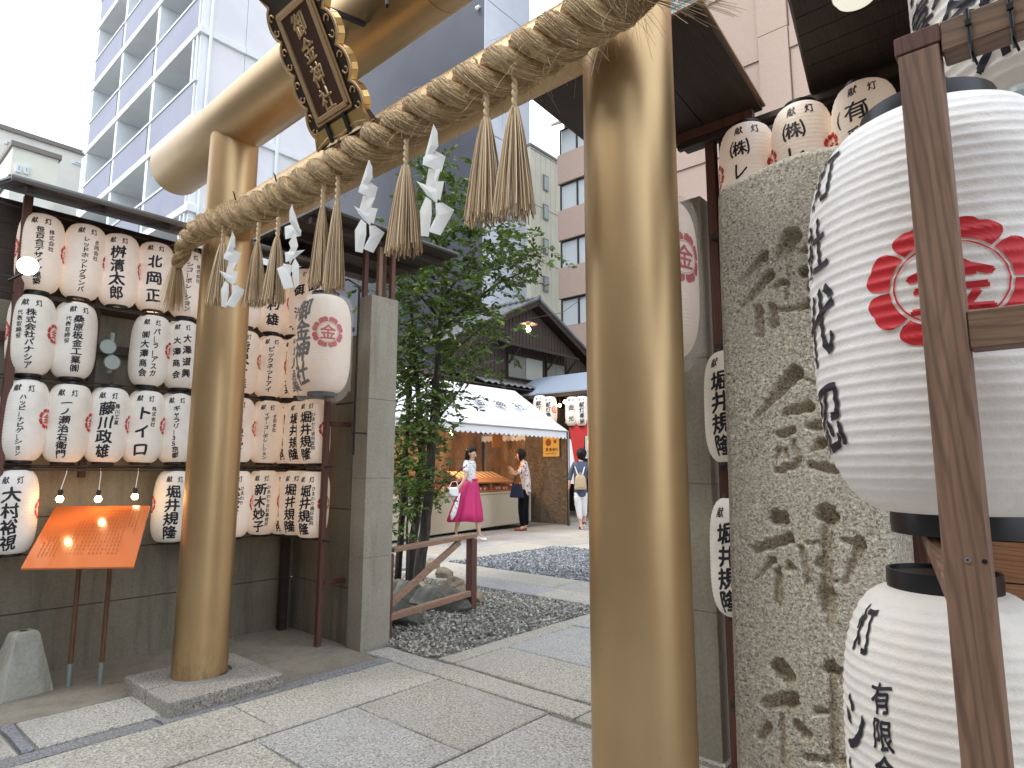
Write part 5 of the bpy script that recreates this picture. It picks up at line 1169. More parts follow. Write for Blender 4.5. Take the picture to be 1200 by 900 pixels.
for sgn in (-1, 1):
    for r_ in range(16):
        for c_ in range(9):
            y_ = sgn*(.05+r_*.25*math.cos(ang)); z_ = zp+.20-(.05+r_*.25*math.cos(ang))*sl2
            if sgn > 0 and c_ > 2: continue
            o = bpy.data.objects.new('tile', TM); COL.objects.link(o); o.parent = house; o.location = (.42-c_*.27-.27, y_+(0 if sgn > 0 else 0), z_)
            o.rotation_euler = (ang if sgn > 0 else -ang, 0, 0) if False else ((-ang, 0, 0) if sgn > 0 else (-ang, 0, math.pi))
            if sgn < 0: o.location[0] += .27
            cnt += 1
for c_ in range(12): MB().tube([(.42-c_*.25, 0, zp+.27), (.42-c_*.25-.235, 0, zp+.27)], .085, 10).build('ridge_tile', m_tile, house, smooth=True)
for sgn in (-1, 1):
    P0 = (.36, 0, zp+.10); P1 = (.36, sgn*4.2, zp+.10-4.2*sl2); MB().beam(P0, P1, .05, .20).build('barge_board', m_darkw, house, bev=.004)
    MB().add([(x_, y_, z_+k) for k in (.02, .05) for x_, y_, z_ in ((-6, 0, zp+.1), (.34, 0, zp+.1), (.34, sgn*4.25, zp+.1-4.25*sl2), (-6, sgn*4.25, zp+.1-4.25*sl2))], [(0, 3, 2, 1), (4, 5, 6, 7), (0, 1, 5, 4), (1, 2, 6, 5), (2, 3, 7, 6), (3, 0, 4, 7)]).build('roof_deck', m_darkw, house)
    MB().tube([(.40, sgn*.05, zp+.21), (.40, sgn*4.2, zp+.21-4.15*sl2)], .055, 8).build('verge_tile', m_tile, house, smooth=True)
# window with awning
wy0, wy1 = onX(593, 440, hx)[1]-yp, onX(636, 440, hx)[1]-yp; wz0, wz1 = onX(600, 444, hx)[2], onX(600, 414, hx)[2]
m_glassd = mat('dull window glass', (.20, .22, .20), .12); m_glassl = mat('frosted window pane', (.42, .46, .42), .3)
def window(par, x_, y0, y1, z0, z1, panes, fm=m_darkw, gm=(m_glassd, m_glassl), fw=.05):
    f = MB().box((x_-.02, y0, z0), (x_+.04, y1, z0+fw)).box((x_-.02, y0, z1-fw), (x_+.04, y1, z1)).box((x_-.02, y0, z0+fw), (x_+.04, y0+fw, z1-fw)).box((x_-.02, y1-fw, z0+fw), (x_+.04, y1, z1-fw)).build('window', fm, par)
    w_ = (y1-y0-2*fw)/panes
    for i in range(panes): MB().box((x_+.0, y0+fw+i*w_+.012, z0+fw+.01), (x_+.012, y0+fw+(i+1)*w_-.012, z1-fw-.01)).build('pane', gm[i % len(gm)], f)
    return f
window(house, .03, wy0, wy1, wz0, wz1, 2); window(house, .03, wy1+.12, wy1+1.25, wz0, wz1-.02, 2, gm=(m_glassd, m_glassd))
aw0 = onX(589, 404, hx+.5); aw1 = onX(675, 424, hx+.5)
MB().add([(x_, y_, z_+k) for k in (0, .035) for x_, y_, z_ in ((0, aw0[1]-yp, wz1+.32), (.62, aw0[1]-yp, wz1+.10), (.62, aw1[1]-yp, wz1+.10), (0, aw1[1]-yp, wz1+.32))], [(0, 3, 2, 1), (4, 5, 6, 7), (0, 1, 5, 4), (1, 2, 6, 5), (2, 3, 7, 6), (3, 0, 4, 7)]).build('awning', m_house, house)
for yy in (wy0+.1, wy1+.2, wy1+1.3): MB().beam((.02, yy, wz1-.35), (.5, yy, wz1+.12), .05, .05).build('awning_bracket', m_house, house)
MB().beam((.62, aw0[1]-yp, wz1+.10), (.62, aw1[1]-yp, wz1+.10), .05, .05).build('awning_edge', m_darkw, house)
# lower pent roof with tiles
lr = thing('pent_roof', 'low grey tiled pent roof below the house wall, above the white tent', 'roof', (hx, yp, 0))
for i in range(5):
    for c_ in range(16):
        o = bpy.data.objects.new('tile', TM); COL.objects.link(o); o.parent = lr; o.rotation_euler = (-.26, 0, -math.pi/2); o.location = (.05+i*.24, -3.6+c_*.27+.27, 4.0-i*.24*.27)
MB().add([(x_, y_, z_+k) for k in (-.02, .0) for x_, y_, z_ in ((0, -4.2, 3.95), (1.35, -4.2, 3.58), (1.35, 2.2, 3.58), (0, 2.2, 3.95))], [(0, 3, 2, 1), (4, 5, 6, 7), (0, 1, 5, 4), (1, 2, 6, 5), (2, 3, 7, 6), (3, 0, 4, 7)]).build('roof_deck', m_darkw, lr)
MB().box((.0, -4.2, 4.0), (.14, 2.2, 4.07)).build('flashing', m_house, lr)
# hall with metal eave and lanterns
hy = 14.0; e0, e1 = onY(598, 458, hy), onY(690, 450, hy)
hall = thing('shrine_hall', 'dark hall with a blue grey metal eave and lanterns beyond the tent', 'hall', (-10.5, hy, 0))
m_eave = mat('blue grey eave metal', (.32, .38, .47), .45, .3); E0 = -12.6+10.5
MB().add([(x_, y_, z_) for x_, y_, z_ in ((E0, 0, 3.40), (3, 0, 3.40), (3, 1.6, 4.15), (E0, 1.6, 4.15), (E0, 0, 3.46), (3, 0, 3.46), (3, 1.6, 4.21), (E0, 1.6, 4.21))], [(0, 3, 2, 1), (4, 5, 6, 7), (0, 1, 5, 4), (1, 2, 6, 5), (2, 3, 7, 6), (3, 0, 4, 7)]).build('eave', m_eave, hall)
MB().box((E0, -.03, 3.30), (3, .02, 3.41)).build('eave_beam', m_darkw, hall); MB().box((E0, 2.2, 0), (3, 2.3, 4.2)).build('wall', m_darkw, hall)
for xx in (-1.9, .35, 2.2): MB().box((xx-.07, .3, 0), (xx+.07, .44, 3.4)).build('column', m_redw, hall)
MB().box((-2, .25, 1.0), (-.2, 2.2, 3.0)).build('side_panel', m_darkw, hall)
P0 = onY(666, 496, hy-.3); P1 = onY(692, 566, hy-.3); m_redc = mat('red cloth', (.52, .03, .03), .7)
rc = thing('red_curtain', 'red shrine curtain with a white patch between tent and near pillar', 'curtain', (P0[0], hy-.3, 0))
MB().prism([(0, 0, P0[2]), (1.4, 0, P0[2]), (1.4, 0, P0[2]-.35), (.52, 0, P0[2]-.35), (.44, 0, P1[2]+.35), (.25, 0, P1[2]+.2)], .01, (0, 1, 0)).build('cloth', m_redc, rc)
MB().prism([(0, .02, P0[2]-.4), (.12, .02, P0[2]-.5), (.25, .02, .9), (.0, .02, .9)], .01, (0, 1, 0)).build('white_edge', m_white, rc)
MB().box((.54, -.004, P0[2]-.95), (1.4, .008, P0[2]-.36)).build('white_patch', mat('pale notice', (.5, .52, .50), .7), rc)
MB().box((-.1, -.02, P0[2]), (1.5, .02, P0[2]+.05)).build('rail', m_paleW, rc)
for i, (px, py, hpx) in enumerate(((633, 493, 34), (645, 494, 36), (671, 492, 42), (683, 491, 44))):
    P = onY(px, py+hpx/2-14, hy-.25)
    t = small_lantern(P[0], P[1], P[2], 'far paper lantern under the hall eave, %s' % ('leftmost, cut by the tent', 'second, warm toned, cut by the tent', 'third, with its red crest in view', 'rightmost, beside the near golden pillar')[i], '献灯奉納' if i != 2 else '金光', '', -10 if i != 3 else 0, (40,) if i in (1, 2) else (), warm=(i == 1), group='lanterns under the hall eave'); t.scale = (1.6, 1.6, 1.6)
for px, py in ((649, 472), (656, 475), (662, 471)):
    P = onY(px, py, hy-.1); t = thing('hall_bulb', 'tiny lit bulb among the far lanterns, %s of three' % ('left', 'lower middle', 'right')[[649, 656, 662].index(px)], 'bulb', P, 0, 'bulbs under the hall eave'); MB().lathe([(0, -.05), (.04, -.03), (.05, 0), (.03, .04), (0, .05)], 12).build('bulb_glass', m_bulb, t, smooth=True); MB().tube([(0, 0, .05), (0, 0, .2)], .004, 5).build('cord', m_black, t)
# pendant bulb on the wire above the house
P = onX(619, 386, -9.8); pb = thing('pendant_lamp', 'lit bare bulb with a flat enamel shade hung on a wire before the gable', 'lamp', P)
sc_b = .13
MB().lathe([(0, -.06), (.045, -.05), (.062, -.01), (.055, .03), (.03, .065), (.028, .10), (0, .10)], 20).build('bulb_glass', mat('lit clear bulb', (1, .8, .5), .2, emit=(1, .66, .30), es=20), pb, smooth=True)
MB().lathe([(.03, .09), (.05, .11), (.05, .17), (.03, .20), (0, .20)], 16).build('socket', mat('copper socket', (.35, .16, .08), .4, .5), pb, smooth=True)
MB().lathe([(.03, .175), (.12, .155), (.235, .12), (.235, .126), (.12, .165), (.03, .19)], 28).build('shade', mat('enamel shade', (.35, .28, .22), .4), pb, smooth=True)
W1 = onY(690, 344, 16.5)-P; MB().tube([(0, 0, .2), (0, 0, .27), tuple(W1*.5+np.array([0, 0, -.1])), tuple(W1)], .009, 5).build('wire', m_black, pb)
# ================================================================== BUILDINGS
def wallmat(name, c, groove=None, rough=.8):
    m = mat(name, c, rough); v = coord(m, 'World'); n1 = noise(m, v, .5, 5, .6); col = mix(m, c, tuple(x*.88 for x in c), ramp(m, n1, [(.4, (0, 0, 0)), (.7, (1, 1, 1))])); setc(m, col); return m
m_wh = wallmat('pale blue white wall', (.78, .80, .83)); m_pan = wallmat('blue grey balcony panel', (.29, .30, .375)); m_rail = wallmat('white balcony rail', (.80, .84, .86)); m_soff = wallmat('grey balcony recess', (.40, .40, .42)); m_dk = mat('dark balcony window', (.05, .05, .06), .2)
bd_ = thing('balcony_tower', 'tall pale apartment tower with rows of blue grey balconies at the upper left', 'building', (-19, 7.0, 0)); FH = 2.9; zf0 = 9.05-FH*2
MB().box((-11.4, 1.4, 0), (-.0, 4.55, 33)).build('wall', m_wh, bd_)
for fl in range(9):
    z = zf0+fl*FH
    MB().box((-11.6, -.08, z-.18), (.10, 1.39, z+.06)).build('balcony_slab', m_rail, bd_, bev=.01)
    MB().box((.004, 1.395, z-.16), (.10, 4.6, z+.05)).build('string_course', m_rail, bd_)
    for bay in range(3):
        xa, xb = -11.4+bay*3.8, -11.4+(bay+1)*3.8
        MB().box((xa+.15, -.06, z+.07), (xb-.18, -.03, z+1.12)).build('balcony_panel', m_pan, bd_)
        MB().box((xa+.05, -.09, z+1.13), (xb, -.01, z+1.20)).build('hand_rail', m_rail, bd_)
        MB().box((xa-.12, -.04, z+.065), (xa+.12, 1.38, z+FH-.185)).build('partition_wall', m_rail, bd_)
        MB().box((xa+.4, 1.34, z+.065), (xb-1.2, 1.385, z+2.1)).build('window', m_dk, bd_)
    for xx in (-.5, -.22): MB().box((xx, -.05, z+.065), (xx+.10, .05, z+FH-.185)).build('mullion', m_rail, bd_)
    for xx in (-11.75, -12.0): MB().box((xx, -.05, z+.065), (xx+.08, .05, z+FH-.185)).build('mullion', m_rail, bd_)
MB().box((-11.5, .6, 0), (-11.42, 1.39, 33)).build('end_wall', m_rail, bd_); MB().box((-.06, .0, 0), (.0, 1.385, 33)).build('corner_wall', m_wh, bd_)
Yg_ = 20.0; xg = float(onY(567, 200, Yg_)[0]); y_end = float(onX(621, 250, xg)[1])
m_dg = wallmat('shaded blue grey front', (.115, .12, .143)); m_lb = wallmat('lit grey blue side', (.68, .71, .77))  # one tower: shaded front and lit side put into two wall colours
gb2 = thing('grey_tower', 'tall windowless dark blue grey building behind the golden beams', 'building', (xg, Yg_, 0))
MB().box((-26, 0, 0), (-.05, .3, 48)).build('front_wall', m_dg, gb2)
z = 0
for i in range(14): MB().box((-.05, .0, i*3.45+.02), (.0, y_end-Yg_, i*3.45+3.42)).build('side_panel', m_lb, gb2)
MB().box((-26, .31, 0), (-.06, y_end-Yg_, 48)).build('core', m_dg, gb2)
P = onY(559, 9, Yg_-.15); cc = thing('dome_camera', 'small white dome camera high on the dark grey building', 'camera', P); MB().box((-.1, -.0, .02), (.1, .15, .12)).build('mount', m_white, cc, bev=.01); MB().lathe([(0, -.14), (.07, -.11), (.10, -.03), (.10, .02)], 16).build('dome', m_white, cc, smooth=True)
m_cr = wallmat('cream corrugated cladding', (.80, .755, .60)); xc = xg+.25; yc0 = float(onX(621.5, 250, xc)[1]); zt = float(onX(622, 171, xc)[2])
cb2 = thing('cream_building', 'cream corrugated building with three small windows right of the tree', 'building', (xc, yc0, 0))
wins = [(639, 215), (639, 249), (639, 289), (639, 333)]
nP = 30
for i in range(nP): MB().box((-.3, i*.42+.012, 0), (.0, (i+1)*.42-.012, zt)).build('cladding_strip', m_cr, cb2)
MB().box((-8, .01, 0), (-.035, nP*.42, zt-.05)).build('wall', m_cr, cb2); MB().box((-8, -.05, zt), (.08, nP*.42+.1, zt+.12)).build('parapet', mat('parapet metal', (.25, .22, .22), .5), cb2)
for px, py in wins:
    P = onX(px, py, xc); P2 = onX(px, py+9, xc); hh = abs(P[2]-P2[2]); f = MB().box((.0, P[1]-yc0-.20, P[2]-hh), (.06, P[1]-yc0+.20, P[2]+hh)).build('window', mat('window frame grey', (.2, .2, .19), .5), cb2)
    MB().box((.061, P[1]-yc0-.14, P[2]-hh+.08), (.07, P[1]-yc0+.14, P[2]+hh-.08)).build('pane', m_glassl if py < 300 else m_glassd, f)
for k in range(8): MB().box((.0, .0, 3+k*2.9), (.012, nP*.42, 3.03+k*2.9)).build('joint_strip', MAT['window frame grey'], cb2)
# brown tiled building
m_tl = wallmat('rose brown wall tile', (.33, .235, .205)); v = coord(m_tl, 'World'); br = N(m_tl, 'ShaderNodeTexBrick'); br.inputs['Scale'].default_value = 9; br.inputs['Mortar Size'].default_value = .012; br.inputs['Color1'].default_value = (.42, .31, .25, 1); br.inputs['Color2'].default_value = (.385, .28, .225, 1); br.inputs['Mortar'].default_value = (.33, .25, .22, 1)
sep = N(m_tl, 'ShaderNodeSeparateXYZ'); cmb = N(m_tl, 'ShaderNodeCombineXYZ'); m_tl.node_tree.links.new(v, sep.inputs[0]); m_tl.node_tree.links.new(sep.outputs['X'], cmb.inputs['X']); m_tl.node_tree.links.new(sep.outputs['Z'], cmb.inputs['Y']); m_tl.node_tree.links.new(cmb.outputs[0], br.inputs['Vector']); setc(m_tl, br.outputs['Color'])
Yb = 20.5; xb0 = float(onY(656, 260, Yb)[0]); FHB = float(onY(657, 249, Yb)[2]-onY(657, 316, Yb)[2])
bb2 = thing('brown_tile_building', 'rose brown tiled building with ribbon windows beyond the near golden pillar', 'building', (xb0, Yb, 0))
z1_ = float(onY(657, 249, Yb)[2])
m_gw = mat('reflecting window glass', (.50, .53, .53), .08); m_fr = mat('black window frame', (.02, .02, .022), .4)
zk = z1_-FHB*4
MB().box((.02, .35, 0), (34, 8, 40)).build('core', m_soff, bb2)
for fl in range(14):
    zt2 = zk+fl*FHB; zw0, zw1 = zt2, zt2+FHB*.475   # solid band below window
    zb3 = zt2-.0
    # spandrel band  [zt2-FHB*.525 , zt2-?]
    s0, s1 = zt2-FHB*.52, zt2
    if fl == 4: pass
    if 1 <= fl <= 5 or fl == 0:
        MB().box((0, -.15, s0), (5.2, .35, s1)).build('spandrel', m_tl, bb2)
        f = MB().box((.05, -.02, s1), (5.2, .0, s1+.05)).box((.05, -.02, s1+FHB*.48-.07), (5.2, .0, s1+FHB*.48)).build('window', m_fr, bb2)
        for i in range(6): MB().box((.05+i*.85, -.03, s1+.05), (.12+i*.85, .01, s1+FHB*.48-.07)).build('mullion', m_fr, f); MB().box((.12+i*.85, .02, s1+.02), (.90+i*.85, .04, s1+FHB*.48-.03)).build('pane', m_gw, f)
zz = zk+5*FHB+FHB*.48
MB().prism([(-.05, -.5, zz), (5.2, -.5, zz), (5.2, .35, zz+.55), (-.05, .35, zz+.55)], .12, (0, 0, 1)).build('canopy', m_tl, bb2)
for fl in range(7):
    za3 = zz+.4+fl*2.6
    for i, (xa, xb_) in enumerate(((.3, 2.9), (2.92, 5.2))): MB().box((xa, .0, za3), (xb_, .345, za3+2.57)).build('tile_panel', m_tl, bb2)
# upper right portion seen between the two dark roofs
for px_a, px_b in ((5.2, 34),):
    xx = 5.2; k = 0
    while xx < 34:
        w2 = (3.4, 1.0, 4.4)[k % 3]; 
        for fl in range(13):
            za3 = 1+fl*3.0; out_ = -.12 if k % 3 == 1 else 0
            MB().box((xx+.012, out_, za3+.012), (xx+w2-.012, .345, za3+(2.985 if k % 3 == 1 else 2.2))).build('tile_panel', m_tl, bb2)
            if k % 3 != 1: MB().box((xx+.012, -.06, za3+2.21), (xx+w2-.012, .345, za3+2.98)).build('band_panel', m_tl, bb2)
        xx += w2; k += 1
P = onY(789, 5, 18); sc3 = thing('scaffold_net', 'pale teal netting glimpsed above the dark roof beside the near pillar', 'netting', P)
m_net = mat('teal netting', (.10, .30, .33), .8)
for i in range(12): MB().tube([(-1.2+i*.2, 0, -1.5), (-1.2+i*.2, 0, 1.5)], .03, 4).build('net_cord', m_net, sc3); MB().tube([(-1.2, .01, -1.5+i*.27), (1.2, .01, -1.5+i*.27)], .03, 4).build('net_cord', m_net, sc3)
# far left cream buildings
m_cl = wallmat('far cream wall', (.80, .78, .70)); m_cl2 = wallmat('far ivory wall', (.84, .83, .70)); m_gr = mat('far window grey', (.30, .32, .38), .3)
def farblock(name, label, X_, p_tl, p_tr, zb, m, wins, par_m, cat='building', dep=6):
    a, b2 = onX(*p_tl, X_), onX(*p_tr, X_); z_ = (a[2]+b2[2])/2; y0_, y1_ = a[1], b2[1]
    t = thing(name, label, cat, (X_, y0_, 0)); MB().box((-dep, 0, zb), (0, y1_-y0_, z_)).build('wall', m, t); MB().box((-dep, -.1, z_), (.15, y1_-y0_+.1, z_+.25)).build('parapet', par_m, t)
    for (wa, wb) in wins:
        p, q2 = onX(*wa, X_), onX(*wb, X_); f = MB().box((.0, min(p[1], q2[1])-y0_, min(p[2], q2[2])), (.1, max(p[1], q2[1])-y0_, max(p[2], q2[2]))).build('window', m_rail, t)
        MB().box((.101, min(p[1], q2[1])-y0_+.12, min(p[2], q2[2])+.12), (.12, max(p[1], q2[1])-y0_-.12, max(p[2], q2[2])-.12)).build('pane', m_gr, f)
    return t
m_bp = mat('brown parapet', (.22, .19, .17), .6)
t1 = farblock('cream_block', 'long cream apartment block at the far left with brown roof edge', -44, (-60, 134), (110, 184), 0, m_cl, [((5, 166), (30, 176)), ((85, 188), (118, 202)), ((2, 200), (12, 214)), ((45, 262), (80, 274)), ((30, 240), (60, 250)), ((30, 275), (60, 290))], m_bp)
t2 = farblock('ivory_block', 'lower ivory block with two narrow windows in front of the cream one', -38, (15, 173), (69, 186), 0, m_cl2, [((19, 192), (24, 203)), ((28, 194), (33, 205))], m_bp)
t3 = farblock('low_shed', 'dark roofed low extension below the ivory block', -35.5, (12, 211), (60, 226), 0, m_cl, [((30, 250), (45, 258)), ((48, 252), (60, 260))], mat('dark shed roof', (.03, .035, .04), .5))
t4 = farblock('teal_fence', 'teal green mesh fence low at the far left edge', -30, (-60, 290), (26, 302), 0, mat('teal fence', (.06, .22, .18), .7), [], m_bp, 'fence', .2)

# ================================================================== UNSEEN STREET BUILDINGS BEHIND CAMERA, ADDED TO CUT SKY LIGHT AND DARKEN GOLD
m_op = wallmat('street front render', (.33, .30, .27))
for x0, x1, y_, h_, lab in ((-30, -9, -8.5, 11, 'unseen three storey grey brown building added across the street behind the camera, leftmost'), (-8.8, 3, -8.2, 15, 'unseen five storey grey brown building added across the street directly behind the camera'), (3.2, 20, -8.6, 9, 'unseen low grey brown building added across the street behind the camera, rightmost')):
    t = thing('added_street_building', lab, 'building', ((x0+x1)/2, y_, 0), 0, 'unseen buildings added across the street'); hw3 = (x1-x0)/2
    MB().box((-hw3, -5, 0), (hw3, 0, h_)).build('wall', m_op, t)
    for fl in range(int(h_/3)):
        for k in range(int((x1-x0)/2.6)): MB().box((-hw3+.7+k*2.6, .001, 1+fl*3), (-hw3+2.2+k*2.6, .03, 2.4+fl*3)).build('window', m_dk, t)

# small things on the blocks: air conditioners, pipes, a cable
m_ac = mat('air conditioner casing', (.62, .62, .58), .5)
for (px, py) in ((62, 268), (92, 262), (72, 282)):
    P = onX(px, py, -43.8); t = thing('air_conditioner', 'small pale air conditioner unit on the far cream block, %s' % {62: 'left one', 92: 'right one', 72: 'lower one'}[px], 'air conditioner', P); MB().box((0, -.45, -.35), (.4, .45, .35)).build('casing', m_ac, t, bev=.03); MB().tube([(.405, -.12, 0), (.41, -.12, 0)], .26, 16).build('fan_grille', m_dk, t)
for fl, bay in ((3, 0), (4, 1), (5, 1), (6, 2), (4, 2), (5, 0)):
    xa = -11.4+bay*3.8; MB().box((xa+.5, .5, zf0+fl*FH+.07), (xa+1.3, .9, zf0+fl*FH+.75)).build('outdoor_unit', m_ac, bd_, bev=.02)
MB().tube([(.12, 2.6, 0), (.12, 2.6, 33)], .06, 8).build('drain_pipe', m_rail, bd_)
MB().tube([(.115, .25, 0), (.115, .25, 33)], .05, 8).build('drain_pipe', m_rail, bd_)
# ================================================================== PEOPLE
m_skin = mat('skin', (.58, .36, .26), .5); m_hairb = mat('dark hair', (.009, .006, .006), .55, spec=.25)
def skin(name, pts, edges, m, parent, sub=2, root=0):
    """pts: {key: (x,y,z,r)} edges: [(a,b)]"""
    ks = list(pts); ix = {k: i for i, k in enumerate(ks)}
    me = bpy.data.meshes.new(name); me.from_pydata([pts[k][:3] for k in ks], [(ix[a], ix[b]) for a, b in edges], []); o = bpy.data.objects.new(name, me); COL.objects.link(o)
    mo = o.modifiers.new('skin', 'SKIN'); mo.use_smooth_shade = True
    sv = me.skin_vertices[0].data
    for i, k in enumerate(ks):
        r = pts[k][3]; sv[i].radius = (r, r) if np.isscalar(r) else r; sv[i].use_root = (i == root)
    s_ = o.modifiers.new('sub', 'SUBSURF'); s_.levels = sub; s_.render_levels = sub
    dg = bpy.context.evaluated_depsgraph_get(); m2 = bpy.data.meshes.new_from_object(o.evaluated_get(dg)); bpy.data.objects.remove(o)
    m2.name = name; m2.materials.clear(); return _link(name, m2, m, parent, True)
def hand(pts, edges, wr, p, d, curl, side, tag_):
    """palm + five separate fingers. p wrist position, d pointing direction, side = thumb direction"""
    p = np.array(p, float); d = np.array(d, float); d /= np.linalg.norm(d); s_ = np.array(side, float); s_ -= d*np.dot(s_, d); s_ /= np.linalg.norm(s_); c_ = np.cross(s_, d)*curl
    pts[tag_+'p'] = (*(p+d*.045), .024); edges.append((wr, tag_+'p'))
    for i, (o_, L_) in enumerate(((.027, .068), (.010, .078), (-.009, .072), (-.026, .056))):
        a = p+d*.085+s_*o_; b = a+d*L_*.5+c_*L_*.15; c2 = b+d*L_*.35+c_*L_*.45
        for q, (w_, r_) in enumerate(((a, .0095), (b, .0085), (c2, .007))): pts['%s%d%d' % (tag_, i, q)] = (*w_, r_)
        edges += [(tag_+'p', '%s%d0' % (tag_, i)), ('%s%d0' % (tag_, i), '%s%d1' % (tag_, i)), ('%s%d1' % (tag_, i), '%s%d2' % (tag_, i))]
    a = p+d*.04+s_*.034; b = a+d*.028+s_*.022; 
    pts[tag_+'t0'] = (*a, .011); pts[tag_+'t1'] = (*b, .009); edges += [(tag_+'p', tag_+'t0'), (tag_+'t0', tag_+'t1')]
def loft(name, rings, m, parent, n=28, pleat=0, np_=9, closed=False, th=.004):
    """rings: (cx,cy,z,rx,ry)"""
    V = []; K = len(rings)
    for lay in (0, 1):
        for q, (cx, cy, z, rx_, ry_) in enumerate(rings):
            for j in range(n):
                a = 2*math.pi*j/n; pl = 1+pleat*(q/(K-1))*math.sin(np_*a+.6*math.sin(3*a)); k_ = 1-lay*th/max(rx_, .01); V.append((cx+rx_*k_*pl*math.cos(a), cy+ry_*k_*pl*math.sin(a), z+(.01*math.sin(3*a) if pleat else 0)*(q/(K-1))))
    F_ = []; W = K*n
    for i in range(K-1):
        for j in range(n):
            a = i*n+j; b = i*n+(j+1) % n; F_.append((a, b, b+n, a+n)); F_.append((W+a+n, W+b+n, W+b, W+a))
    for j in range(n): a, b = j, (j+1) % n; F_.append((a, W+a, W+b, b)); a += (K-1)*n; b += (K-1)*n; F_.append((a, b, W+b, W+a))
    return raw(name, V, F_, m, parent, True)
def face(parent, hc, fd, rh=.085):
    """eyes, nose and mouth on the head; hc head centre, fd facing direction"""
    fd = np.array(fd, float); fd /= np.linalg.norm(fd); s_ = np.cross(fd, (0, 0, 1)); s_ /= np.linalg.norm(s_); u = np.cross(s_, fd); hc = np.array(hc)
    MB().tube([hc+fd*rh*.95+u*.015, hc+fd*rh*1.2-u*.022, hc+fd*rh*1.0-u*.03], [.007, .011, .006], 8).build('nose', m_skin, parent, smooth=True)
    for sg in (-1, 1):
        c = hc+fd*rh*.93+s_*sg*.031+u*.012; MB().tube([c-s_*.011, c+fd*.003, c+s_*.011], [.003, .006, .003], 8).build('eye', m_ink, parent, smooth=True)
        c = hc+s_*sg*rh*.97-u*.005; MB().tube([c-u*.022, c+s_*sg*.006, c+u*.022], [.006, .012, .007], 8).build('ear', m_skin, parent, smooth=True)
    c = hc+fd*rh*.92-u*.050; MB().tube([c-s_*.017, c+fd*.004, c+s_*.017], [.003, .006, .003], 8).build('mouth', mat('lips', (.42, .10, .09), .5), parent, smooth=True)
def person(px, py, depth_pt, label, S_, x0c):
    P = np.array([depth_pt[0], depth_pt[1], 0]); t = thing('person', label, 'person', P, YAW); return t
def hairdo(parent, hc, fd, r, length=.10, m=None, swing=(0, 0)):
    """hair as one thick shell round the head: open at the face, longer at the back"""
    bm = bmesh.new(); bmesh.ops.create_icosphere(bm, subdivisions=4, radius=1); fd = np.array(fd, float); fd[2] = 0; fd /= np.linalg.norm(fd)
    for v_ in bm.verts:
        c = np.array(v_.co); f = c@fd; n = c.copy(); k = r*(1+.035*math.sin(9*c[0]+7*c[1]+3*c[2])+.02*math.sin(31*math.atan2(c[1], c[0])))
        face_ = max(0, f-.25)*max(0, .55-c[2]); k *= 1-.75*min(1, face_*1.6)
        p = n*k*np.array([1, 1, 1.06]); 
        if c[2] < 0: w_ = max(0, -c[2]); p[2] -= length*w_*(1 if f < .35 else .2); p[:2] *= 1-.25*w_; p[0] += swing[0]*w_; p[1] += swing[1]*w_
        v_.co = p
    me = bpy.data.meshes.new('hair'); bm.to_mesh(me); bm.free(); o = _link('hair', me, m or m_hairb, parent, True); o.location = hc; return o
# ---- woman in the magenta skirt
g1 = onZ(555, 634); w1 = thing('person', 'woman in white blouse and long magenta skirt with white heels walking past the stall', 'person', g1, YAW)
k1 = float(np.dot(g1-C0, FW))/F_PX
def W1p(cx, cy, y=0., r=None):
    x = (cx/6.667+510-555)*k1; z = (634-(cy/6.667+510))*k1; return (x, y, z) if r is None else (x, y, z, r)
pts = dict(pel=W1p(262, 430, 0, (.13, .10)), wa=W1p(268, 350, 0, (.10, .08)), ch=W1p(262, 265, 0, (.125, .09)), nb=W1p(270, 212, 0, (.06, .055)), nk=W1p(278, 188, -.01, .042), jw=W1p(288, 172, -.02, .058), hd=W1p(280, 145, -.01, .088), ht=W1p(272, 124, 0, .06),
           h1=W1p(285, 440, -.05, .085), k1_=W1p(322, 610, -.06, .056), c1=W1p(333, 690, -.05, .050), a1=W1p(345, 775, -.04, .030), f1=W1p(375, 800, -.05, .024), t1=W1p(393, 812, -.05, .016),
           h2=W1p(245, 440, .06, .085), k2_=W1p(185, 610, .08, .056), c2=W1p(172, 690, .09, .048), a2=W1p(155, 760, .10, .028), f2=W1p(170, 785, .10, .024), t2=W1p(190, 792, .10, .016),
           s1=W1p(240, 225, -.11, .046), e1=W1p(240, 330, -.17, .036), r1=W1p(200, 395, -.20, .024), s2=W1p(285, 225, .13, .045), e2=W1p(265, 320, .17, .034), r2=W1p(215, 350, .05, .023))
ed = [('pel', 'wa'), ('wa', 'ch'), ('ch', 'nb'), ('nb', 'nk'), ('nk', 'jw'), ('jw', 'hd'), ('hd', 'ht'), ('pel', 'h1'), ('h1', 'k1_'), ('k1_', 'c1'), ('c1', 'a1'), ('a1', 'f1'), ('f1', 't1'), ('pel', 'h2'), ('h2', 'k2_'), ('k2_', 'c2'), ('c2', 'a2'), ('a2', 'f2'), ('f2', 't2'), ('ch', 's1'), ('s1', 'e1'), ('e1', 'r1'), ('ch', 's2'), ('s2', 'e2'), ('e2', 'r2')]
hand(pts, ed, 'r1', pts['r1'][:3], (-.5, -.1, -.7), .9, (-.5, -.5, .3), 'u'); hand(pts, ed, 'r2', pts['r2'][:3], (-.8, -.3, -.2), .9, (0, -.3, .8), 'v')
skin('body', pts, ed, m_skin, w1)
face(w1, W1p(284, 148, -.02), (.75, -.55, -.35), .084)
m_mag = mat('magenta cloth', (.50, .018, .13), .6); m_bl = mat('white blouse cloth', (.78, .78, .78), .75); v = coord(m_bl, 'Object'); setc(m_bl, ramp(m_bl, noise(m_bl, v, 28, 2, .5), [(.40, (.55, .57, .6)), (.5, (.82, .82, .82))]))
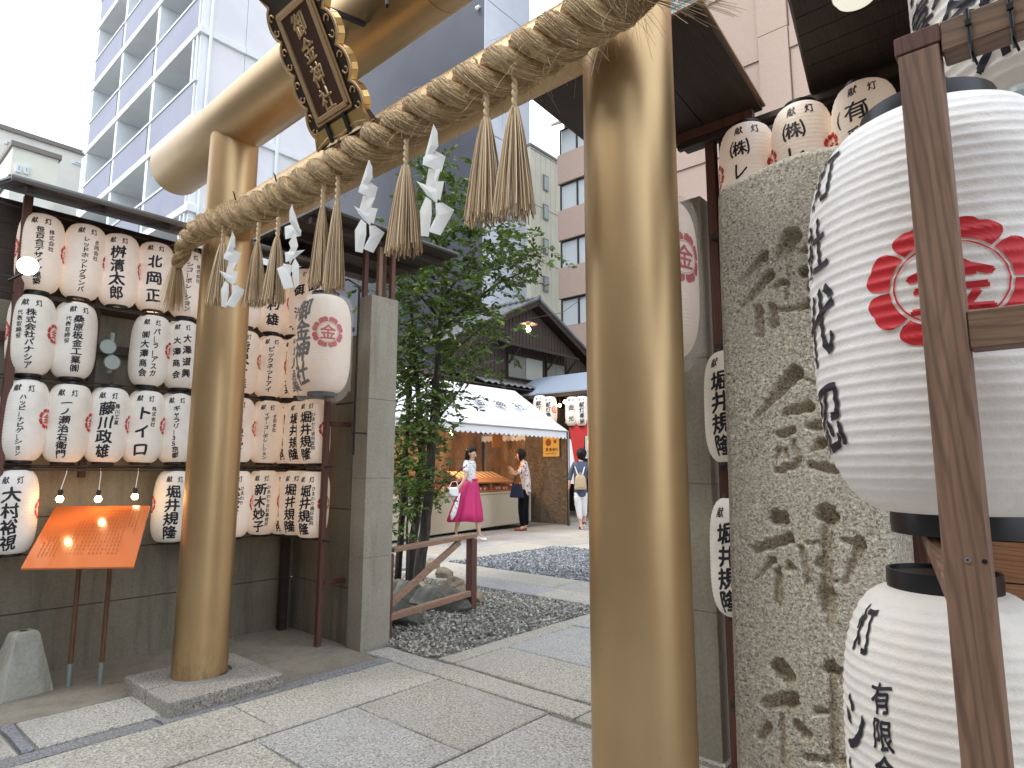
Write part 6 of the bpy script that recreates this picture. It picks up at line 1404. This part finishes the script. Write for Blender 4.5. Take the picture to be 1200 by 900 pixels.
hem = [W1p(a, b) for a, b in ((268, 350), (262, 400), (255, 460), (248, 530), (238, 610), (230, 675))]; hw2 = [.128, .168, .20, .245, .29, .315]
loft('skirt', [(h[0], 0, h[2], w_, w_*.80) for h, w_ in zip(hem, hw2)], m_mag, w1, 72, .075, 11)
None if 0 else loft('waistband', [(W1p(268, 345)[0], 0, W1p(0, 345)[2], .134, .112), (W1p(268, 358)[0], 0, W1p(0, 358)[2], .136, .114)], m_mag, w1)
bp = dict(lo=W1p(268, 385, 0, (.13, .11)), wa=W1p(268, 350, 0, (.125, .105)), mi=W1p(266, 310, 0, (.135, .105)), ch=W1p(262, 255, 0, (.15, .11)), nb=W1p(270, 210, 0, (.075, .065)), s1=W1p(240, 222, -.115, .062), e1=W1p(236, 300, -.165, .060), s2=W1p(285, 222, .13, .062), e2=W1p(275, 290, .165, .058))
skin('blouse', bp, [('lo', 'wa'), ('wa', 'mi'), ('mi', 'ch'), ('ch', 'nb'), ('ch', 's1'), ('s1', 'e1'), ('ch', 's2'), ('s2', 'e2')], m_bl, w1, root=3)
hairdo(w1, W1p(276, 140, .0), (.75, -.55, 0), .108, .13, None, (-.07, .03))
def heel(fx, fz_, ax, az_, y, par):
    b = MB(); b.tube([(ax, y, az_-.045), (ax+.06, y, az_-.07), (fx, y, fz_-.012), (fx+.025, y, fz_-.015)], [.026, .028, .030, .012], 10); b.tube([(ax-.01, y, az_-.05), (ax-.018, y, .003)], [.016, .006], 8); return b.build('heeled_shoe', m_white, par, smooth=True)
a_, f_ = W1p(345, 775), W1p(393, 812); heel(f_[0], f_[2]+.012, a_[0]-.02, a_[2], -.05, w1)
a_, f_ = W1p(150, 765), W1p(190, 792); heel(f_[0], f_[2]+.02, a_[0], a_[2], .10, w1)
# handbag and folded parasol carried by her: things of their own
def lp(t, p): c_, s_ = math.cos(YAW), math.sin(YAW); return (t.location[0]+p[0]*c_-p[1]*s_, t.location[1]+p[0]*s_+p[1]*c_, p[2])
bgp = W1p(140, 440, -.22); bag = thing('handbag', 'white handbag carried at the hip of the woman in the magenta skirt', 'bag', lp(w1, bgp), YAW)
MB().add([(-.12, -.05, -.07), (.10, -.05, -.09), (.12, .05, -.08), (-.12, .05, -.07), (-.10, -.035, .06), (.10, -.035, .07), (.10, .035, .07), (-.10, .035, .06)], [(0, 3, 2, 1), (4, 5, 6, 7), (0, 1, 5, 4), (1, 2, 6, 5), (2, 3, 7, 6), (3, 0, 4, 7)]).build('bag_body', mat('white leather', (.72, .74, .76), .4), bag, bev=.02, seg=3)
for yy in (-.03, .03): MB().tube([(-.07, yy, .05), (-.02, yy, .16), (.06, yy, .17), (.11, yy, .06)], .006, 6).build('handle', mat('white leather', (.72, .74, .76), .4), bag)
pa = thing('folded_parasol', 'long white folded parasol hanging beside the magenta skirt', 'parasol', lp(w1, W1p(168, 560, -.27)), YAW)
a_ = np.array(W1p(195, 470, 0))-np.array(W1p(168, 560, 0)); b_ = np.array(W1p(135, 655, 0))-np.array(W1p(168, 560, 0))
MB().tube([a_*1.15, a_, a_*.5+b_*.2, b_*.6, b_], [.008, .012, .038, .05, .012], 10).build('canopy_cloth', m_bl, pa, smooth=True); MB().tube([a_*1.1, a_*1.6], .008, 8).build('handle', m_paleW, pa)
# ---- woman in floral blouse at the counter
g2 = onZ(612, 622); w2 = thing('person', 'woman in pale floral blouse and black trousers standing at the stall counter', 'person', g2, YAW); k2 = float(np.dot(g2-C0, FW))/F_PX
def W2p(cx, cy, y=0., r=None):
    x = (cx/6.667+510-612)*k2; z = (622-(cy/6.667+510))*k2; return (x, y, z) if r is None else (x, y, z, r)
pts = dict(pel=W2p(690, 440, 0, (.135, .11)), wa=W2p(700, 370, 0, (.12, .10)), ch=W2p(695, 270, 0, (.135, .10)), nb=W2p(685, 212, 0, (.06, .055)), nk=W2p(675, 195, 0, .045), jw=W2p(655, 180, -.01, .055), hd=W2p(664, 155, 0, .090), ht=W2p(668, 135, 0, .06),
           h1=W2p(680, 450, -.07, .09), k1_=W2p(672, 590, -.07, .06), a1=W2p(685, 715, -.06, .038), f1=W2p(660, 738, -.07, .030), t1=W2p(628, 742, -.07, .022), h2=W2p(700, 450, .07, .09), k2_=W2p(705, 590, .07, .06), a2=W2p(710, 712, .07, .038), f2=W2p(690, 732, .06, .030), t2=W2p(665, 736, .05, .022),
           s1=W2p(700, 225, -.13, .05), e1=W2p(668, 300, -.20, .04), r1=W2p(625, 315, -.18, .025), s2=W2p(690, 225, .12, .05), e2=W2p(655, 300, .17, .04), r2=W2p(612, 290, .10, .025))
ed = [('pel', 'wa'), ('wa', 'ch'), ('ch', 'nb'), ('nb', 'nk'), ('nk', 'jw'), ('jw', 'hd'), ('hd', 'ht'), ('pel', 'h1'), ('h1', 'k1_'), ('k1_', 'a1'), ('a1', 'f1'), ('f1', 't1'), ('pel', 'h2'), ('h2', 'k2_'), ('k2_', 'a2'), ('a2', 'f2'), ('f2', 't2'), ('ch', 's1'), ('s1', 'e1'), ('e1', 'r1'), ('ch', 's2'), ('s2', 'e2'), ('e2', 'r2')]
hand(pts, ed, 'r1', pts['r1'][:3], (-.6, .2, .4), .7, (0, -.3, .8), 'u'); hand(pts, ed, 'r2', pts['r2'][:3], (-.5, .2, .6), .7, (0, -.3, .8), 'v')
skin('body', pts, ed, m_skin, w2); face(w2, W2p(658, 160, 0), (-.9, .2, -.35), .082)
m_flo = mat('floral cloth', (.6, .5, .45), .75); v = coord(m_flo, 'Object'); setc(m_flo, ramp(m_flo, noise(m_flo, v, 22, 1, .5), [(.36, (.06, .07, .13)), (.44, (.62, .52, .48)), (.58, (.66, .60, .55)), (.66, (.55, .22, .16))]))
skin('blouse', dict(lo=W2p(704, 480, 0, (.155, .13)), hip=W2p(705, 440, 0, (.160, .13)), wa=W2p(706, 370, 0, (.150, .12)), ch=W2p(700, 265, 0, (.15, .12)), nb=W2p(690, 208, 0, (.08, .07)), s1=W2p(702, 228, -.13, .068), e1=W2p(668, 300, -.20, .055), f1=W2p(642, 310, -.19, .048), s2=W2p(692, 228, .12, .065), e2=W2p(655, 300, .17, .055), f2=W2p(630, 295, .13, .045)), [('lo', 'hip'), ('hip', 'wa'), ('wa', 'ch'), ('ch', 'nb'), ('ch', 's1'), ('s1', 'e1'), ('e1', 'f1'), ('ch', 's2'), ('s2', 'e2'), ('e2', 'f2')], m_flo, w2, root=3)
m_blk = mat('black cloth', (.006, .006, .008), .9, spec=.1)
skin('trousers', dict(up=W2p(695, 400, 0, (.14, .11)), pel=W2p(690, 440, 0, (.145, .115)), h1=W2p(682, 480, -.06, .10), k1_=W2p(674, 590, -.07, .078), a1=W2p(685, 715, -.06, .062), h2=W2p(700, 480, .06, .10), k2_=W2p(705, 590, .07, .078), a2=W2p(710, 712, .07, .062)), [('up', 'pel'), ('pel', 'h1'), ('h1', 'k1_'), ('k1_', 'a1'), ('pel', 'h2'), ('h2', 'k2_'), ('k2_', 'a2')], m_blk, w2)
hairdo(w2, W2p(668, 150, 0), (-.9, .2, 0), .110, .05)
m_shb = mat('brown leather', (.20, .07, .035), .4)
for k_ in ('1', '2'):
    f_, t_ = pts['a'+k_], pts['t'+k_]; MB().tube([(f_[0]+.02, f_[1], .035), (f_[0]-.05, f_[1], .035), (t_[0], t_[1], .026), (t_[0]-.03, t_[1], .02)], [.03, .042, .036, .012], 10).build('shoe', m_shb, w2, smooth=True)
bp2 = W2p(640, 420, -.24); bag2 = thing('shoulder_bag', 'large navy bag on the arm of the woman in the floral blouse', 'bag', lp(w2, bp2), YAW); m_nv = mat('navy leather', (.007, .010, .026), .5, spec=.25)
MB().add([(-.16, -.07, -.18), (.15, -.07, -.19), (.15, .06, -.19), (-.16, .06, -.18), (-.11, -.03, .10), (.09, -.03, .10), (.09, .03, .10), (-.11, .03, .10)], [(0, 3, 2, 1), (4, 5, 6, 7), (0, 1, 5, 4), (1, 2, 6, 5), (2, 3, 7, 6), (3, 0, 4, 7)]).build('bag_body', m_nv, bag2, bev=.03, seg=3)
for yy in (-.02, .02): MB().tube([(-.09, yy, .09), (-.03, yy, .25), (.03, yy, .33), (.06, yy, .22), (.08, yy, .09)], .010, 6).build('handle', m_nv, bag2)
# ---- walker with backpack, beyond the near pillar
g3 = onZ(682, 621); w3 = thing('person', 'walker in navy top and white trousers seen from behind beside the near golden pillar', 'person', g3, YAW); k3 = float(np.dot(g3-C0, FW))/F_PX
def W3p(cx, cy, y=0., r=None):
    x = (cx/6.667+510-682)*k3; z = (621-(cy/6.667+510))*k3; return (x, y, z) if r is None else (x, y, z, r)
pts = dict(pel=W3p(1140, 450, 0, (.14, .11)), wa=W3p(1140, 370, 0, (.125, .10)), ch=W3p(1140, 270, 0, (.15, .10)), nb=W3p(1145, 208, 0, (.06, .055)), nk=W3p(1147, 190, 0, .045), hd=W3p(1150, 150, -.01, .088), ht=W3p(1150, 128, 0, .06),
           h1=W3p(1120, 470, 0, .09), k1_=W3p(1125, 580, 0, .06), a1=W3p(1138, 690, .02, .036), f1=W3p(1140, 722, -.02, .03), t1=W3p(1145, 730, -.12, .024), h2=W3p(1160, 470, .02, .09), k2_=W3p(1168, 575, .08, .06), a2=W3p(1175, 660, .16, .036), f2=W3p(1172, 690, .16, .03), t2=W3p(1170, 705, .10, .024),
           s1=W3p(1090, 228, 0, .05), e1=W3p(1060, 310, .02, .04), r1=W3p(1050, 380, -.02, .028), s2=W3p(1195, 228, 0, .05), e2=W3p(1225, 310, 0, .04), r2=W3p(1228, 380, -.02, .028))
ed = [('pel', 'wa'), ('wa', 'ch'), ('ch', 'nb'), ('nb', 'nk'), ('nk', 'hd'), ('hd', 'ht'), ('pel', 'h1'), ('h1', 'k1_'), ('k1_', 'a1'), ('a1', 'f1'), ('f1', 't1'), ('pel', 'h2'), ('h2', 'k2_'), ('k2_', 'a2'), ('a2', 'f2'), ('f2', 't2'), ('ch', 's1'), ('s1', 'e1'), ('e1', 'r1'), ('ch', 's2'), ('s2', 'e2'), ('e2', 'r2')]
hand(pts, ed, 'r1', pts['r1'][:3], (0, .1, -1), .6, (.4, .6, 0), 'u'); hand(pts, ed, 'r2', pts['r2'][:3], (0, .1, -1), .6, (-.4, .6, 0), 'v')
skin('body', pts, ed, m_skin, w3); face(w3, W3p(1150, 152, 0), (-.15, 1, -.1), .082)
m_str = mat('striped navy cloth', (.05, .07, .13), .7); v = coord(m_str, 'Object'); wv = N(m_str, 'ShaderNodeTexWave'); wv.bands_direction = 'Z'; wv.inputs['Scale'].default_value = 14; m_str.node_tree.links.new(v, wv.inputs[0]); setc(m_str, ramp(m_str, wv.outputs['Fac'], [(.45, (.012, .018, .05)), (.6, (.12, .15, .22))]))
skin('top', dict(lo=W3p(1140, 500, 0, (.15, .125)), hip=W3p(1140, 450, 0, (.16, .13)), wa=W3p(1140, 370, 0, (.15, .12)), ch=W3p(1140, 265, 0, (.165, .12)), nb=W3p(1146, 212, 0, (.085, .07)), s1=W3p(1092, 230, 0, .065), e1=W3p(1062, 310, .02, .055), f1=W3p(1052, 362, -.01, .047), s2=W3p(1193, 230, 0, .065), e2=W3p(1222, 310, 0, .055), f2=W3p(1226, 362, -.01, .047)), [('lo', 'hip'), ('hip', 'wa'), ('wa', 'ch'), ('ch', 'nb'), ('ch', 's1'), ('s1', 'e1'), ('e1', 'f1'), ('ch', 's2'), ('s2', 'e2'), ('e2', 'f2')], m_str, w3, root=3)
m_wt = mat('white cotton', (.74, .73, .74), .75)
skin('trousers', dict(up=W3p(1140, 415, 0, (.145, .11)), pel=W3p(1140, 455, 0, (.15, .12)), h1=W3p(1118, 490, 0, .10), k1_=W3p(1124, 580, 0, .075), a1=W3p(1136, 665, .02, .058), h2=W3p(1162, 490, .02, .10), k2_=W3p(1168, 575, .08, .075), a2=W3p(1175, 640, .15, .058)), [('up', 'pel'), ('pel', 'h1'), ('h1', 'k1_'), ('k1_', 'a1'), ('pel', 'h2'), ('h2', 'k2_'), ('k2_', 'a2')], m_wt, w3)
hairdo(w3, W3p(1150, 146, -.01), (-.15, 1, 0), .110, .05)
for k_ in ('1', '2'):
    f_ = pts['f'+k_]; z_ = max(.03, f_[2]-.02); b = MB().tube([(f_[0], f_[1]-.05, z_), (f_[0], f_[1]+.04, z_+.01), (f_[0], f_[1]+.16, z_-.005), (f_[0], f_[1]+.19, z_-.01)], [.034, .042, .038, .015], 10).build('sneaker', m_nv, w3, smooth=True)
    MB().box((f_[0]-.04, f_[1]-.08, z_-.04), (f_[0]+.04, f_[1]+.19, z_-.022)).build('sneaker_sole', m_wt, w3, bev=.006)
bk = thing('backpack', 'beige backpack on the walker beside the near golden pillar', 'backpack', lp(w3, W3p(1132, 365, -.17)), YAW); m_bg = mat('beige canvas', (.48, .36, .22), .75)
bm_ = MB().add([(-.13, -.06, -.17), (.13, -.06, -.17), (.13, .05, -.17), (-.13, .05, -.17), (-.11, -.05, .08), (.11, -.05, .08), (.11, .05, .08), (-.11, .05, .08), (-.06, -.03, .15), (.06, -.03, .15), (.06, .04, .15), (-.06, .04, .15)], [(0, 3, 2, 1), (8, 9, 10, 11)]+[(4*i+j, 4*i+(j+1) % 4, 4*i+4+(j+1) % 4, 4*i+4+j) for i in range(2) for j in range(4)]).build('bag_body', m_bg, bk, bev=.035, seg=3)
for sg in (-1, 1): MB().tube([(sg*.05, .03, .14), (sg*.10, .07, .30), (sg*.12, .14, .34), (sg*.12, .16, .2)], .012, 8).build('strap', m_wt, bk)
MB().tube([(-.04, -.03, .15), (0, -.03, .19), (.04, -.03, .15)], .008, 6).build('top_loop', m_bg, bk); MB().box((-.09, -.068, -.12), (.09, -.058, -.01)).build('pocket', m_bg, bk, bev=.004)
